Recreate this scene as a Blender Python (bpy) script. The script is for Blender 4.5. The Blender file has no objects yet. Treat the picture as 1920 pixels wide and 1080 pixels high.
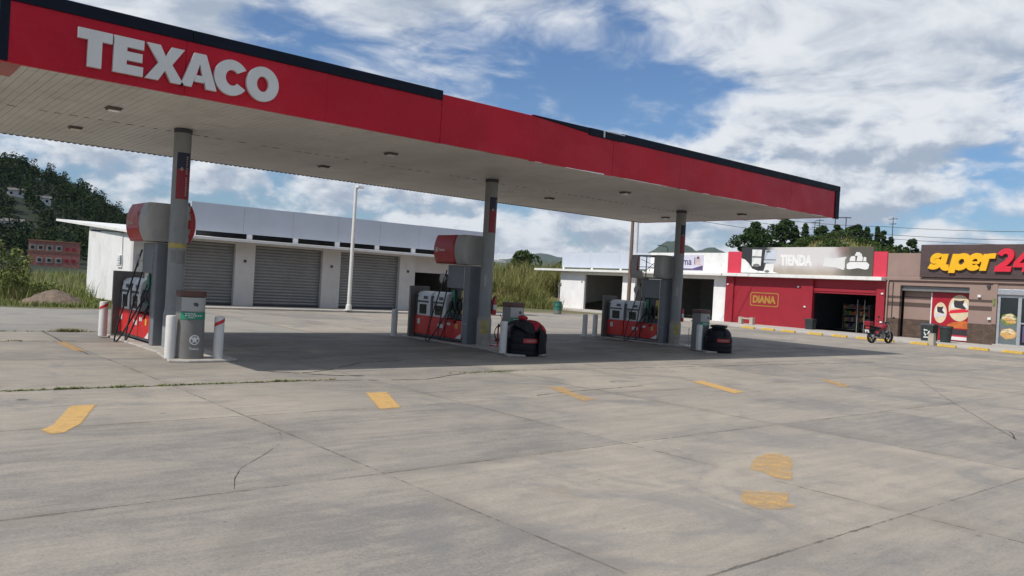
import bpy, bmesh, math, random
from mathutils import Vector, Matrix
R = math.radians
PI = math.pi
sc = bpy.context.scene
COL = sc.collection

# ------------------------------------------------------------------ node helpers
def lin(c):
    return tuple((x / 12.92 if x <= .04045 else ((x + .055) / 1.055) ** 2.4) for x in c)

class NT:
    def __init__(s, tree):
        s.t = tree
    def n(s, typ, ins=None, out=0, **props):
        nd = s.t.nodes.new(typ)
        for k, v in props.items():
            setattr(nd, k, v)
        for k, v in (ins or {}).items():
            sk = nd.inputs[k]
            if isinstance(v, bpy.types.NodeSocket):
                s.t.links.new(v, sk)
            else:
                if hasattr(sk.default_value, '__len__') and not hasattr(v, '__len__'):
                    v = (v,) * len(sk.default_value)
                if sk.type == 'RGBA' and len(v) == 3:
                    v = tuple(v) + (1,)
                sk.default_value = v
        return nd.outputs[out] if len(nd.outputs) else nd
    def m(s, op, a, b=0, c=0):
        return s.n('ShaderNodeMath', {0: a, 1: b, 2: c}, operation=op)
    def vm(s, op, a, b=(0, 0, 0)):
        o = 1 if op in ('DOT_PRODUCT', 'LENGTH', 'DISTANCE') else 0
        return s.n('ShaderNodeVectorMath', {0: a, 1: b}, out=o, operation=op)
    def noise(s, vec, scale, detail=4, rough=.55, dist=0, out=0):
        return s.n('ShaderNodeTexNoise', {'Vector': vec, 'Scale': scale, 'Detail': detail, 'Roughness': rough, 'Distortion': dist}, out=out)
    def mix(s, f, a, b, blend='MIX'):
        nd = s.t.nodes.new('ShaderNodeMix'); nd.data_type = 'RGBA'; nd.blend_type = blend
        for k, v in ((0, f), (6, a), (7, b)):
            if isinstance(v, bpy.types.NodeSocket): s.t.links.new(v, nd.inputs[k])
            else:
                if k and len(v) == 3: v = tuple(v) + (1,)
                nd.inputs[k].default_value = v
        return nd.outputs[2]
    def ramp(s, f, lo, hi, a=0., b=1.):
        return s.n('ShaderNodeMapRange', {'Value': f, 'From Min': lo, 'From Max': hi, 'To Min': a, 'To Max': b}, interpolation_type='SMOOTHSTEP')
    def sep(s, v):
        nd = s.t.nodes.new('ShaderNodeSeparateXYZ'); s.t.links.new(v, nd.inputs[0]); return nd.outputs
    def comb(s, x, y, z=0.):
        return s.n('ShaderNodeCombineXYZ', {0: x, 1: y, 2: z})

def newmat(name):
    m = bpy.data.materials.new(name); m.use_nodes = True
    nt = NT(m.node_tree)
    b = m.node_tree.nodes['Principled BSDF']
    return m, nt, b

def setin(nt, b, k, v):
    if isinstance(v, bpy.types.NodeSocket): nt.t.links.new(v, b.inputs[k])
    else: b.inputs[k].default_value = (tuple(v) + (1,)) if hasattr(v, '__len__') and len(v) == 3 else v

def mat(name, col, rough=.6, metal=0., var=.16, scale=3., bump=.0, dirt=0., dirtcol=(.12, .10, .08), stretch=(1, 1, 1), spec=.5, bscale=40.):
    """surface with uneven tone, some dirt and a little bump, in object coordinates"""
    m, nt, b = newmat(name)
    co = nt.n('ShaderNodeTexCoord', out=3)
    cs = nt.vm('MULTIPLY', co, stretch)
    n1 = nt.noise(cs, scale, 6, .6)
    n2 = nt.noise(cs, scale * 9, 3, .6)
    f = nt.m('ADD', nt.m('MULTIPLY', n1, .7), nt.m('MULTIPLY', n2, .3))
    k = nt.ramp(f, .3, .7, 1 - var, 1 + var * .6)
    c = nt.vm('MULTIPLY', nt.comb(*col), nt.comb(k, k, k))
    if dirt > 0:
        d = nt.ramp(nt.noise(nt.vm('MULTIPLY', co, (1, 1, .45)), scale * 1.7, 8, .68), .5, .72, 0, dirt)
        c = nt.mix(d, c, dirtcol)
    setin(nt, b, 'Base Color', c)
    setin(nt, b, 'Roughness', nt.ramp(n2, .3, .7, max(.03, rough - .1), min(1, rough + .1)))
    b.inputs['Metallic'].default_value = metal
    b.inputs['Specular IOR Level'].default_value = spec
    if bump:
        bn = nt.n('ShaderNodeBump', {'Strength': bump, 'Distance': .02, 'Height': nt.noise(cs, bscale, 4, .6)})
        setin(nt, b, 'Normal', bn)
    return m

# ------------------------------------------------------------------ mesh helpers
class MB:
    def __init__(s):
        s.v = []; s.f = []; s.mi = []
    def add(s, vs, fs, m=0, T=None):
        o = len(s.v)
        s.v += [T(*p) if T else tuple(p) for p in vs]
        s.f += [tuple(i + o for i in f) for f in fs]
        s.mi += [m] * len(fs)
        return s
    def box(s, x0, y0, z0, x1, y1, z1, m=0, T=None):
        if x0 > x1: x0, x1 = x1, x0
        if y0 > y1: y0, y1 = y1, y0
        if z0 > z1: z0, z1 = z1, z0
        vs = [(x0, y0, z0), (x1, y0, z0), (x1, y1, z0), (x0, y1, z0), (x0, y0, z1), (x1, y0, z1), (x1, y1, z1), (x0, y1, z1)]
        return s.add(vs, [(0, 3, 2, 1), (4, 5, 6, 7), (0, 1, 5, 4), (1, 2, 6, 5), (2, 3, 7, 6), (3, 0, 4, 7)], m, T)
    def hexa(s, p, m=0):   # eight corners, bottom ring then top ring
        return s.add(p, [(0, 3, 2, 1), (4, 5, 6, 7), (0, 1, 5, 4), (1, 2, 6, 5), (2, 3, 7, 6), (3, 0, 4, 7)], m)
    def prism(s, pts, a, b, m=0, T=None, holes=None):
        """outline pts (x, y) counter-clockwise, from depth a (back) to b (front)"""
        n = len(pts)
        vs = [(x, y, a) for x, y in pts] + [(x, y, b) for x, y in pts]
        fs = [tuple(range(n, 2 * n)), tuple(range(n - 1, -1, -1))]
        fs += [(i, (i + 1) % n, n + (i + 1) % n, n + i) for i in range(n)]
        return s.add(vs, fs, m, T)
    def ribbon(s, A, B, a, b, closed, m=0, T=None):
        """strip between two outlines A and B of equal count, extruded a..b"""
        n = len(A)
        vs = [(x, y, a) for x, y in A] + [(x, y, a) for x, y in B] + [(x, y, b) for x, y in A] + [(x, y, b) for x, y in B]
        fs = []
        for i in range(n if closed else n - 1):
            j = (i + 1) % n
            fs += [(2 * n + i, 2 * n + j, 3 * n + j, 3 * n + i), (j, i, n + i, n + j), (i, j, 2 * n + j, 2 * n + i), (n + j, n + i, 3 * n + i, 3 * n + j)]
        if not closed:
            for i in (0, n - 1): fs.append((i, n + i, 3 * n + i, 2 * n + i))
        return s.add(vs, fs, m, T)
    def tube(s, pts, r, n=8, m=0, cap=True, T=None):
        P = [Vector(p) for p in pts]
        rr = r if hasattr(r, '__len__') else [r] * len(P)
        vs = []; fs = []
        up = None
        for i, p in enumerate(P):
            d = (P[min(i + 1, len(P) - 1)] - P[max(i - 1, 0)])
            if d.length < 1e-9: d = Vector((0, 0, 1))
            d.normalize()
            if up is None:
                up = Vector((0, 0, 1)) if abs(d.z) < .9 else Vector((1, 0, 0))
            a = up - d * up.dot(d)
            if a.length < 1e-6: a = Vector((0, 1, 0)) - d * d.y
            a.normalize(); up = a; b = d.cross(a)
            for k in range(n):
                t = 2 * PI * k / n
                q = p + (a * math.cos(t) + b * math.sin(t)) * rr[i]
                vs.append(tuple(q))
        for i in range(len(P) - 1):
            for k in range(n):
                k2 = (k + 1) % n
                fs.append((i * n + k, i * n + k2, (i + 1) * n + k2, (i + 1) * n + k))
        if cap:
            fs.append(tuple(range(n - 1, -1, -1))); fs.append(tuple((len(P) - 1) * n + k for k in range(n)))
        return s.add(vs, fs, m, T)
    def lathe(s, prof, n=32, m=0, c=(0, 0, 0), T=None):
        """profile [(r, z)] from bottom to top round the vertical through c"""
        vs = []; fs = []
        for r, z in prof:
            for k in range(n):
                t = 2 * PI * k / n
                vs.append((c[0] + r * math.cos(t), c[1] + r * math.sin(t), c[2] + z))
        for i in range(len(prof) - 1):
            for k in range(n):
                k2 = (k + 1) % n
                fs.append((i * n + k, i * n + k2, (i + 1) * n + k2, (i + 1) * n + k))
        fs.append(tuple(range(n - 1, -1, -1))); fs.append(tuple((len(prof) - 1) * n + k for k in range(n)))
        return s.add(vs, fs, m, T)
    def build(s, name, mats, parent=None, smooth=None, bevel=0., loc=None):
        me = bpy.data.meshes.new(name)
        used = sorted({i for f in s.f for i in f}); ix = {a: b for b, a in enumerate(used)}
        me.from_pydata([s.v[i] for i in used], [], [tuple(ix[i] for i in f) for f in s.f])
        if not isinstance(mats, (list, tuple)): mats = [mats]
        for m in mats: me.materials.append(m)
        if len(mats) > 1: me.polygons.foreach_set('material_index', s.mi)
        me.validate(); me.update()
        if smooth:
            me.polygons.foreach_set('use_smooth', [True] * len(me.polygons))
            try: me.set_sharp_from_angle(angle=R(smooth))
            except Exception: pass
        o = bpy.data.objects.new(name, me); COL.objects.link(o)
        if parent: o.parent = parent
        if loc: o.location = loc
        if bevel:
            b = o.modifiers.new('bevel', 'BEVEL'); b.width = bevel; b.segments = 2; b.limit_method = 'ANGLE'; b.angle_limit = R(35)
            b.harden_normals = False
        return o

def tag(o, label=None, cat=None, group=None, kind=None):
    if label: o['label'] = label
    if cat: o['category'] = cat
    if group: o['group'] = group
    if kind: o['kind'] = kind
    return o

def thing(name, label, cat, loc=(0, 0, 0), rz=0., group=None):
    o = bpy.data.objects.new(name, None); COL.objects.link(o)
    o.empty_display_size = .2
    o.location = loc; o.rotation_euler = (0, 0, rz)
    return tag(o, label, cat, group)

def dup(root, loc, rz=0., label=None, group=None):
    def cp(o, par):
        c = o.copy(); COL.objects.link(c)
        if par: c.parent = par
        for ch in kids.get(o, []): cp(ch, c)
        return c
    kids = {}
    stack = [root]
    while stack:
        o = stack.pop(); kids[o] = list(o.children); stack += kids[o]
    r = cp(root, None); r.location = loc; r.rotation_euler = (0, 0, rz)
    if label: r['label'] = label
    if group: r['group'] = group
    return r

def text(s, size=1., off=.0, shear=0., space=1., depth=.01, bevel=0.):
    """the words as verts and faces in the x, y plane, z 0..depth"""
    cu = bpy.data.curves.new('words', 'FONT')
    cu.body = s; cu.size = size; cu.offset = off; cu.shear = shear; cu.space_character = space
    cu.extrude = depth / 2; cu.resolution_u = 4; cu.bevel_depth = bevel
    o = bpy.data.objects.new('words', cu); COL.objects.link(o)
    bpy.context.view_layer.update()
    me = bpy.data.meshes.new_from_object(o.evaluated_get(bpy.context.evaluated_depsgraph_get()))
    vs = [(v.co.x, v.co.y, v.co.z + depth / 2) for v in me.vertices]; fs = [tuple(p.vertices) for p in me.polygons]
    bpy.data.objects.remove(o); bpy.data.curves.remove(cu); bpy.data.meshes.remove(me)
    x0 = min(v[0] for v in vs); x1 = max(v[0] for v in vs); y0 = min(v[1] for v in vs); y1 = max(v[1] for v in vs)
    return vs, fs, (x0, y0, x1, y1)

def fit_text(mb, s, w, h, T, m=0, **k):
    """text scaled to exactly w by h, lower left at 0, 0"""
    d = k.pop('depth', .01)
    vs, fs, (x0, y0, x1, y1) = text(s, 1., depth=d, **k)
    vs = [((x - x0) / (x1 - x0) * w, (y - y0) / (y1 - y0) * h, z) for x, y, z in vs]
    mb.add(vs, fs, m, T)

def ellipse(cx, cy, rx, ry, n=28, a0=0., a1=2 * PI, close=True):
    k = n if close else n - 1
    return [(cx + rx * math.cos(a0 + (a1 - a0) * i / k), cy + ry * math.sin(a0 + (a1 - a0) * i / k)) for i in range(n)]

def rrect(x0, y0, x1, y1, r, n=5):
    p = []
    for cx, cy, a in ((x1 - r, y0 + r, -90), (x1 - r, y1 - r, 0), (x0 + r, y1 - r, 90), (x0 + r, y0 + r, 180)):
        for i in range(n + 1):
            t = R(a + 90 * i / n); p.append((cx + r * math.cos(t), cy + r * math.sin(t)))
    return p

# ------------------------------------------------------------------ camera (fitted to the photograph)
F_PX, YAW, PITCH, ROLL, EYE = 1514.24, .69932, -.00424, .05659, 2.0
fw = Vector((math.sin(YAW) * math.cos(PITCH), math.cos(YAW) * math.cos(PITCH), math.sin(PITCH)))
r0 = Vector((math.cos(YAW), -math.sin(YAW), 0)); u0 = r0.cross(fw)
rt = r0 * math.cos(ROLL) + u0 * math.sin(ROLL); up = -r0 * math.sin(ROLL) + u0 * math.cos(ROLL)
cd = bpy.data.cameras.new('camera'); cam = bpy.data.objects.new('camera', cd); COL.objects.link(cam)
M = Matrix((rt, up, -fw)).transposed().to_4x4(); M.translation = (0, 0, EYE); cam.matrix_world = M
cd.sensor_width = 36; cd.lens = 36 * F_PX / 1920; cd.clip_start = .1; cd.clip_end = 6000
sc.camera = cam

# ------------------------------------------------------------------ light and sky
sun_to = Vector((-.88, .05, 1.0)).normalized()
sl = bpy.data.lights.new('sun', 'SUN'); sl.energy = 4.2; sl.angle = R(.5); sl.color = (1, .955, .89)
so = bpy.data.objects.new('sun', sl); COL.objects.link(so); so.location = (-20, 5, 40)
so.rotation_euler = (-sun_to).to_track_quat('-Z', 'Y').to_euler()
SUN_EL = math.asin(sun_to.z); SUN_AZ = math.atan2(sun_to.x, sun_to.y)

w = bpy.data.worlds.new('World'); sc.world = w; w.use_nodes = True
nt = NT(w.node_tree); w.node_tree.nodes.clear()
sky = nt.n('ShaderNodeTexSky', sky_type='NISHITA', sun_disc=False, sun_elevation=SUN_EL, sun_rotation=SUN_AZ, air_density=1.1, dust_density=.6, ozone_density=2.2)
d = nt.n('ShaderNodeTexCoord', out=0)
dx, dy, dz = nt.sep(d)
zz = nt.m('ADD', nt.m('MAXIMUM', dz, 0.), .16)
p = nt.comb(nt.m('DIVIDE', dx, zz), nt.m('DIVIDE', dy, zz), 0.)
p = nt.vm('ADD', p, (3.1, 7.4, 0))
soff = (-.10, .02, 0)
warp = nt.vm('MULTIPLY', nt.vm('SUBTRACT', nt.noise(p, 1.3, 3, .5, out=1), (.5, .5, .5)), (.55, .55, 0))
pw = nt.vm('ADD', p, warp)
def cloud(pv):
    a = nt.noise(pv, .75, 2, .5); b = nt.noise(pv, 2.3, 9, .58)
    return nt.m('ADD', nt.m('MULTIPLY', a, .45), nt.m('MULTIPLY', b, .55))
low = nt.ramp(dz, .16, .26, 1, 0)
def puff(off):
    q = nt.vm('ADD', nt.vm('MULTIPLY', d, (1, 1, 1.9)), off)
    q = nt.vm('ADD', q, nt.vm('MULTIPLY', nt.vm('SUBTRACT', nt.noise(q, 9, 2, .5, out=1), (.5, .5, .5)), (.05, .05, .05)))
    return nt.m('ADD', nt.m('MULTIPLY', nt.noise(q, 5.5, 2, .5), .42), nt.m('MULTIPLY', nt.noise(q, 15., 8, .56), .58))
def both(pv, off):
    g = nt.t.nodes.new('ShaderNodeMix'); g.data_type = 'FLOAT'
    for k, v in ((0, low), (2, cloud(pv)), (3, puff(off))): nt.t.links.new(v, g.inputs[k])
    return g.outputs[0]
n1 = both(pw, (2.3, .7, .4)); n2 = both(nt.vm('ADD', pw, soff), (2.3 - .012, .7, .4 + .030))
bias = 0.
# clearer and cloudier parts of this afternoon's sky, as directions
for (v, kk, wt) in (((.635, .736, .234), 80, -.11), ((.756, .628, .185), 110, -.12), ((.66, .70, .27), 300, -.06), ((.593, .774, .222), 200, -.09), ((.572, .765, .295), 160, -.06), ((.40, .88, .25), 200, -.06), ((.447, .855, .264), 160, -.05), ((.698, .666, .262), 90, -.06),
                    ((.937, .332, .11), 400, -.13), ((.80, .58, .10), 500, -.07),
                    ((.87, .43, .25), 22, .12), ((.262, .931, .30), 30, .02), ((.52, .79, .35), 60, .10), ((.72, .60, .34), 40, .09), ((.30, .945, .10), 20, .01), ((.60, .79, .05), 60, .12), ((.50, .85, .10), 60, .0), ((.80, .60, .06), 90, .08), ((.60, .72, .36), 60, .12)):
    L = math.sqrt(sum(x * x for x in v)); v = tuple(x / L for x in v)
    g = nt.m('EXPONENT', nt.m('MULTIPLY', nt.m('SUBTRACT', nt.vm('DOT_PRODUCT', d, v), 1.), kk))
    bias = nt.m('ADD', bias, nt.m('MULTIPLY', g, wt))
cov = nt.m('ADD', n1, bias)
mask = nt.ramp(cov, .435, .580)
lit = nt.m('ADD', nt.m('MULTIPLY', nt.m('SUBTRACT', n1, n2), 5.0), .60)
thick = nt.ramp(n1, .47, .66, 0, .44)
edge = nt.m('SUBTRACT', lit, thick)
shade = nt.ramp(edge, .05, .85)
ccol = nt.mix(shade, (4.6, 5.4, 6.6), (9.9, 10.2, 10.6))
skyc = nt.mix(nt.m('MULTIPLY', mask, .96), nt.vm('MULTIPLY', sky, (.74, .95, 1.22)), ccol)
lowz = nt.ramp(dz, -.02, .03)
skyc = nt.mix(lowz, (4.2, 4.4, 4.6), skyc)
bg = nt.n('ShaderNodeBackground', {'Color': skyc, 'Strength': .085})
nt.n('ShaderNodeOutputWorld', {'Surface': bg})

sc.view_settings.view_transform = 'Standard'; sc.view_settings.look = 'None'
sc.view_settings.exposure = 0.0; sc.view_settings.gamma = 1
sc.view_settings.use_curve_mapping = False
sc.cycles.max_bounces = 8; sc.cycles.diffuse_bounces = 4; sc.cycles.glossy_bounces = 3; sc.cycles.transmission_bounces = 4; sc.cycles.transparent_max_bounces = 12
sc.cycles.caustics_reflective = False; sc.cycles.caustics_refractive = False

# ------------------------------------------------------------------ materials
def concrete(name, base, dark, light, joints=True, weeds=False):
    m, nt, b = newmat(name)
    co = nt.n('ShaderNodeTexCoord', out=3)
    x, y, z = nt.sep(co)
    big = nt.noise(co, .28, 6, .62, .6)
    mid = nt.noise(nt.vm('MULTIPLY', co, (.55, 1.5, 1)), .9, 6, .6, .8)
    broom = nt.noise(nt.vm('MULTIPLY', co, (.45, 5., 1)), 1.4, 6, .65, .3)
    fine = nt.noise(co, 38, 4, .7)
    grit = nt.noise(co, 160, 2, .6)
    ix = nt.m('FLOOR', nt.m('DIVIDE', nt.m('SUBTRACT', x, 4.38), 3.65)); iy = nt.m('FLOOR', nt.m('DIVIDE', nt.m('SUBTRACT', y, 3.42), 3.64))
    wn = nt.n('ShaderNodeTexWhiteNoise', {'Vector': nt.comb(ix, iy)}, out=0, noise_dimensions='2D')
    f = nt.m('ADD', nt.m('MULTIPLY', big, .42), nt.m('MULTIPLY', mid, .30))
    f = nt.m('ADD', f, nt.m('MULTIPLY', broom, .28))
    mott = nt.noise(nt.vm('MULTIPLY', co, (.7, 1.3, 1)), 4.2, 9, .68, .5)
    f = nt.m('ADD', f, nt.m('MULTIPLY', nt.m('SUBTRACT', mott, .5), .22))
    f = nt.m('ADD', f, nt.m('MULTIPLY', nt.m('SUBTRACT', fine, .5), .42))
    f = nt.m('ADD', f, nt.m('MULTIPLY', nt.m('SUBTRACT', grit, .5), .45))
    if joints: f = nt.m('ADD', f, nt.m('MULTIPLY', nt.m('SUBTRACT', wn, .5), .15))
    c = nt.mix(nt.ramp(f, .36, .50), dark, base)
    c = nt.mix(nt.ramp(f, .50, .66), c, light)
    # bluish damp-looking stains and a few rusty ones
    st = nt.ramp(nt.noise(nt.vm('ADD', co, (31, 5, 0)), .42, 9, .70, 1.1), .51, .65, 0, .55)
    c = nt.mix(st, c, tuple(q * .66 * k for q, k in zip(base, (.94, 1.02, 1.16))))
    ru = nt.ramp(nt.noise(nt.vm('ADD', co, (3, 55, 0)), .8, 6, .6, .5), .60, .72, 0, .25)
    c = nt.mix(ru, c, (base[0] * 1.12, base[1] * .98, base[2] * .78))
    # oil spots and crumbs
    vo = nt.n('ShaderNodeTexVoronoi', {'Vector': co, 'Scale': 1.25, 'Randomness': 1}, out=0)
    sz = nt.n('ShaderNodeTexNoise', {'Vector': co, 'Scale': 1.1}, out=0)
    spot = nt.ramp(nt.m('SUBTRACT', vo, nt.m('MULTIPLY', nt.ramp(sz, .5, .75), .10)), .0, .035, .75, 0)
    c = nt.mix(spot, c, (.07, .065, .06))
    vs_ = nt.n('ShaderNodeTexVoronoi', {'Vector': co, 'Scale': 6.5, 'Randomness': 1}, out=0)
    sp2 = nt.ramp(nt.m('SUBTRACT', vs_, nt.m('MULTIPLY', nt.ramp(nt.noise(co, 2.3, 3, .6), .50, .72), .11)), .0, .03, .6, 0)
    c = nt.mix(sp2, c, (.10, .092, .082))
    vp_ = nt.n('ShaderNodeTexVoronoi', {'Vector': nt.vm('ADD', co, (13, 3, 0)), 'Scale': 11., 'Randomness': 1}, out=0)
    sp3 = nt.ramp(nt.m('SUBTRACT', vp_, nt.m('MULTIPLY', nt.ramp(nt.noise(co, 1.7, 3, .6), .50, .72), .10)), .0, .03, .5, 0)
    c = nt.mix(sp3, c, (.52, .47, .40))
    if joints:
        # grime and tyre dirt on the lanes, canopy shadow also deepened in the colour
        shade_lane = nt.m('MULTIPLY', nt.m('MULTIPLY', nt.ramp(y, 14.6, 17.6), nt.ramp(y, 23.5, 27., 1, 0)), nt.m('MULTIPLY', nt.ramp(x, 3.5, 8.5), nt.ramp(x, 30., 39., 1, 0)))
        gr = nt.m('MULTIPLY', shade_lane, nt.ramp(nt.noise(nt.vm('MULTIPLY', co, (.5, 1.1, 1)), .9, 6, .62, .8), .30, .62, .25, .72))
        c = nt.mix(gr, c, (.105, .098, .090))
        # faint curved tyre tracks
        trk = nt.m('ABSOLUTE', nt.m('SUBTRACT', nt.m('FRACT', nt.m('MULTIPLY', nt.vm('LENGTH', nt.vm('SUBTRACT', co, (24., -9., 0))), .21)), .5))
        tm = nt.m('MULTIPLY', nt.ramp(trk, .0, .045, 1, 0), nt.ramp(nt.noise(co, .55, 5, .6), .48, .66, 0, .45))
        c = nt.mix(tm, c, tuple(q * .70 for q in base))
        trk2 = nt.m('ABSOLUTE', nt.m('SUBTRACT', nt.m('FRACT', nt.m('MULTIPLY', nt.vm('LENGTH', nt.vm('SUBTRACT', co, (-11., 21., 0))), .17)), .5))
        tm2 = nt.m('MULTIPLY', nt.ramp(trk2, .0, .05, 1, 0), nt.ramp(nt.noise(nt.vm('ADD', co, (7, 70, 0)), .5, 5, .6), .50, .68, 0, .4))
        c = nt.mix(tm2, c, light)
        jn = nt.m('MULTIPLY', nt.m('SUBTRACT', nt.noise(co, 7, 5, .7), .5), .075)
        jw = nt.m('MULTIPLY', nt.m('SUBTRACT', nt.noise(co, 1.1, 2, .5), .5), .05)
        jo = nt.m('ADD', jn, jw)
        def joint(v, o, pt):
            q = nt.m('DIVIDE', nt.m('SUBTRACT', v, o), pt)
            q = nt.m('ABSOLUTE', nt.m('SUBTRACT', nt.m('FRACT', nt.m('ADD', q, .5)), .5))
            return nt.m('ABSOLUTE', nt.m('ADD', nt.m('MULTIPLY', q, pt), jo))
        dj = nt.m('MINIMUM', joint(x, 4.38, 3.65), joint(y, 3.42, 3.64))
        patch = nt.ramp(nt.noise(nt.vm('ADD', co, (9, 2, 0)), .9, 5, .6), .34, .54, .25, .95)
        jm = nt.m('MULTIPLY', nt.ramp(dj, .003, .017, 1, 0), patch)
        halo = nt.m('MULTIPLY', nt.ramp(dj, .02, .32, 1, 0), nt.ramp(nt.noise(co, .8, 5, .6), .42, .62, 0, .40))
        c = nt.mix(halo, c, tuple(q * .62 for q in base))
        c = nt.mix(nt.m('MULTIPLY', jm, .88), c, (.085, .075, .062))
    setin(nt, b, 'Base Color', c)
    setin(nt, b, 'Roughness', nt.ramp(mid, .3, .7, .62, .9))
    b.inputs['Specular IOR Level'].default_value = .35
    hb = nt.m('ADD', nt.m('MULTIPLY', fine, .5), nt.m('MULTIPLY', grit, .5))
    setin(nt, b, 'Normal', nt.n('ShaderNodeBump', {'Strength': .7, 'Distance': .008, 'Height': hb}))
    return m

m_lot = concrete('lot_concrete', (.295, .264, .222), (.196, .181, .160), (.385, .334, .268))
m_road = concrete('road_concrete', (.275, .255, .222), (.20, .19, .17), (.33, .305, .26), joints=False)
m_apron = concrete('apron_concrete', (.40, .37, .32), (.30, .28, .25), (.47, .44, .38), joints=False)
m_kerb = mat('kerb_concrete', (.40, .37, .33), .85, var=.25, bump=.4, dirt=.5, dirtcol=(.2, .18, .15))
m_crack = mat('crack_dark', (.05, .045, .038), .95, var=.4, scale=6)

def paint_worn(name, col, wear):
    m, nt, b = newmat(name)
    co = nt.n('ShaderNodeTexCoord', out=3)
    edge = nt.n('ShaderNodeAttribute', out=2, attribute_name='wear_edge')
    n = nt.noise(nt.vm('MULTIPLY', co, (1, 1.15, 1)), 5.5, 10, .76, .2)
    n2 = nt.noise(co, 60, 4, .75)
    k = nt.m('ADD', nt.m('MULTIPLY', n, .5), nt.m('MULTIPLY', n2, .5))
    k = nt.m('ADD', k, nt.m('MULTIPLY', nt.m('SUBTRACT', edge, 1.), .42))
    setin(nt, b, 'Base Color', nt.mix(nt.ramp(n2, .35, .7), col, tuple(q * .78 + .04 for q in col)))
    b.inputs['Roughness'].default_value = .75
    setin(nt, b, 'Alpha', nt.ramp(k, wear - .13, wear + .12, 0, .88))
    return m
m_yel = paint_worn('worn_yellow_paint', (.66, .40, .125), .405)
m_yel2 = paint_worn('very_worn_yellow_paint', (.66, .40, .13), .50)

m_red_f, _n, _b = newmat('fascia_red')
_co = _n.n('ShaderNodeTexCoord', out=3)
_c = _n.mix(_n.ramp(_n.noise(_co, .45, 4, .55), .35, .68), (.43, .003, .016), (.52, .005, .021))
_c = _n.mix(_n.ramp(_n.noise(_n.vm('MULTIPLY', _co, (1, 1, .22)), 2.6, 7, .66), .50, .74, 0, .22), _c, (.36, .008, .020))
_c = _n.mix(_n.ramp(_n.noise(_n.vm('ADD', _co, (4, 0, 9)), .55, 5, .6, .8), .54, .60, 0, .16), _c, (.62, .04, .065))  # paler patches paint smudged reflections into the red
setin(_n, _b, 'Base Color', _c); setin(_n, _b, 'Roughness', _n.ramp(_n.noise(_co, 1.3, 5, .6), .35, .65, .16, .38)); _b.inputs['Specular IOR Level'].default_value = .24
setin(_n, _b, 'Normal', _n.n('ShaderNodeBump', {'Strength': .55, 'Distance': .05, 'Height': _n.noise(_n.vm('MULTIPLY', _co, (1, 1, 1.6)), .8, 2, .5, .6)}))
m_navy = mat('navy_trim', (.004, .007, .017), .55, var=.25, scale=2, spec=.18)
m_soffit = mat('soffit_sheet', (.62, .60, .57), .55, var=.14, scale=.8, dirt=.40, dirtcol=(.36, .33, .29), stretch=(1, .3, 1))
m_soffit_d = mat('soffit_gap', (.10, .09, .08), .8)
m_letter = mat('letter_white', (.66, .66, .64), .42, var=.06, scale=2)
m_lamp_b = mat('lamp_body', (.10, .09, .085), .5, metal=.3)
m_lamp_g = mat('lamp_diffuser', (.88, .88, .86), .25, var=.05)
m_colgrey = mat('column_grey', (.245, .255, .26), .5, var=.16, scale=2.2, dirt=.25, dirtcol=(.12, .11, .10), stretch=(1, 1, .5))
m_collar = mat('collar_concrete', (.34, .32, .27), .8, var=.25, dirt=.4, dirtcol=(.17, .15, .13), bump=.3)
m_banner_r = mat('banner_red', (.24, .010, .022), .4, var=.12)
m_banner_n = mat('banner_navy', (.012, .016, .05), .4, var=.12)
m_ink = mat('white_ink', (.70, .70, .68), .5, var=.06)
m_faint = mat('faint_ink', (.42, .30, .30), .5, var=.1)
m_yband = mat('yellow_band', (.42, .34, .10), .6, var=.3, scale=8, dirt=.3)
m_valance = mat('valance_grey', (.37, .36, .345), .5, var=.12, scale=1.6, dirt=.22, dirtcol=(.2, .17, .14))
m_valance_r = mat('valance_red', (.42, .016, .022), .42, var=.18, scale=2, dirt=.25, dirtcol=(.35, .12, .10))
m_valance_f = mat('faded_red', (.40, .10, .085), .5, var=.25, scale=3, dirt=.3, dirtcol=(.42, .30, .27))
m_frame = mat('frame_grey', (.22, .21, .20), .5, metal=.3, var=.2, dirt=.3)
m_disp_r = mat('dispenser_red', (.55, .012, .012), .38, var=.12, scale=2, dirt=.25, dirtcol=(.22, .02, .02))
m_disp_w = mat('dispenser_white', (.62, .63, .63), .4, var=.1, scale=2, dirt=.3, dirtcol=(.36, .34, .32))
m_disp_g = mat('dispenser_grey', (.16, .17, .185), .45, var=.12, scale=2, dirt=.2)
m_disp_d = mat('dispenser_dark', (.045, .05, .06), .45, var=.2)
m_slab = mat('end_panel_brown', (.155, .14, .13), .55, var=.15, dirt=.2)
m_black = mat('black_rubber', (.012, .012, .013), .55, var=.3)
m_screen = mat('screen_glass', (.012, .014, .018), .12, var=.2)
m_green = mat('nozzle_green', (.03, .22, .13), .45, var=.15)
m_gold = mat('nozzle_yellow', (.55, .38, .05), .45, var=.15)
m_steel = mat('brushed_steel', (.45, .45, .45), .35, metal=.8, var=.2)
m_white = mat('white_paint', (.62, .61, .58), .55, var=.1, scale=2, dirt=.3, dirtcol=(.36, .33, .29))
m_bolred = mat('bollard_red', (.50, .02, .025), .5, var=.15)
m_bin = mat('bin_grey', (.175, .17, .16), .5, var=.12, scale=3, dirt=.25, dirtcol=(.11, .10, .09))
m_binlid = mat('bin_cap', (.10, .04, .03), .5, var=.2)
m_bingr = mat('bin_green', (.02, .22, .13), .5, var=.1)
m_binpanel = mat('bin_panel', (.36, .355, .34), .5, var=.1)
m_tank = mat('tank_black', (.005, .006, .009), .5, spec=.22, var=.3, scale=3, dirt=.2, dirtcol=(.035, .034, .035))
m_tlabel = mat('tank_label', (.42, .03, .03), .5, var=.2, scale=8)
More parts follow.
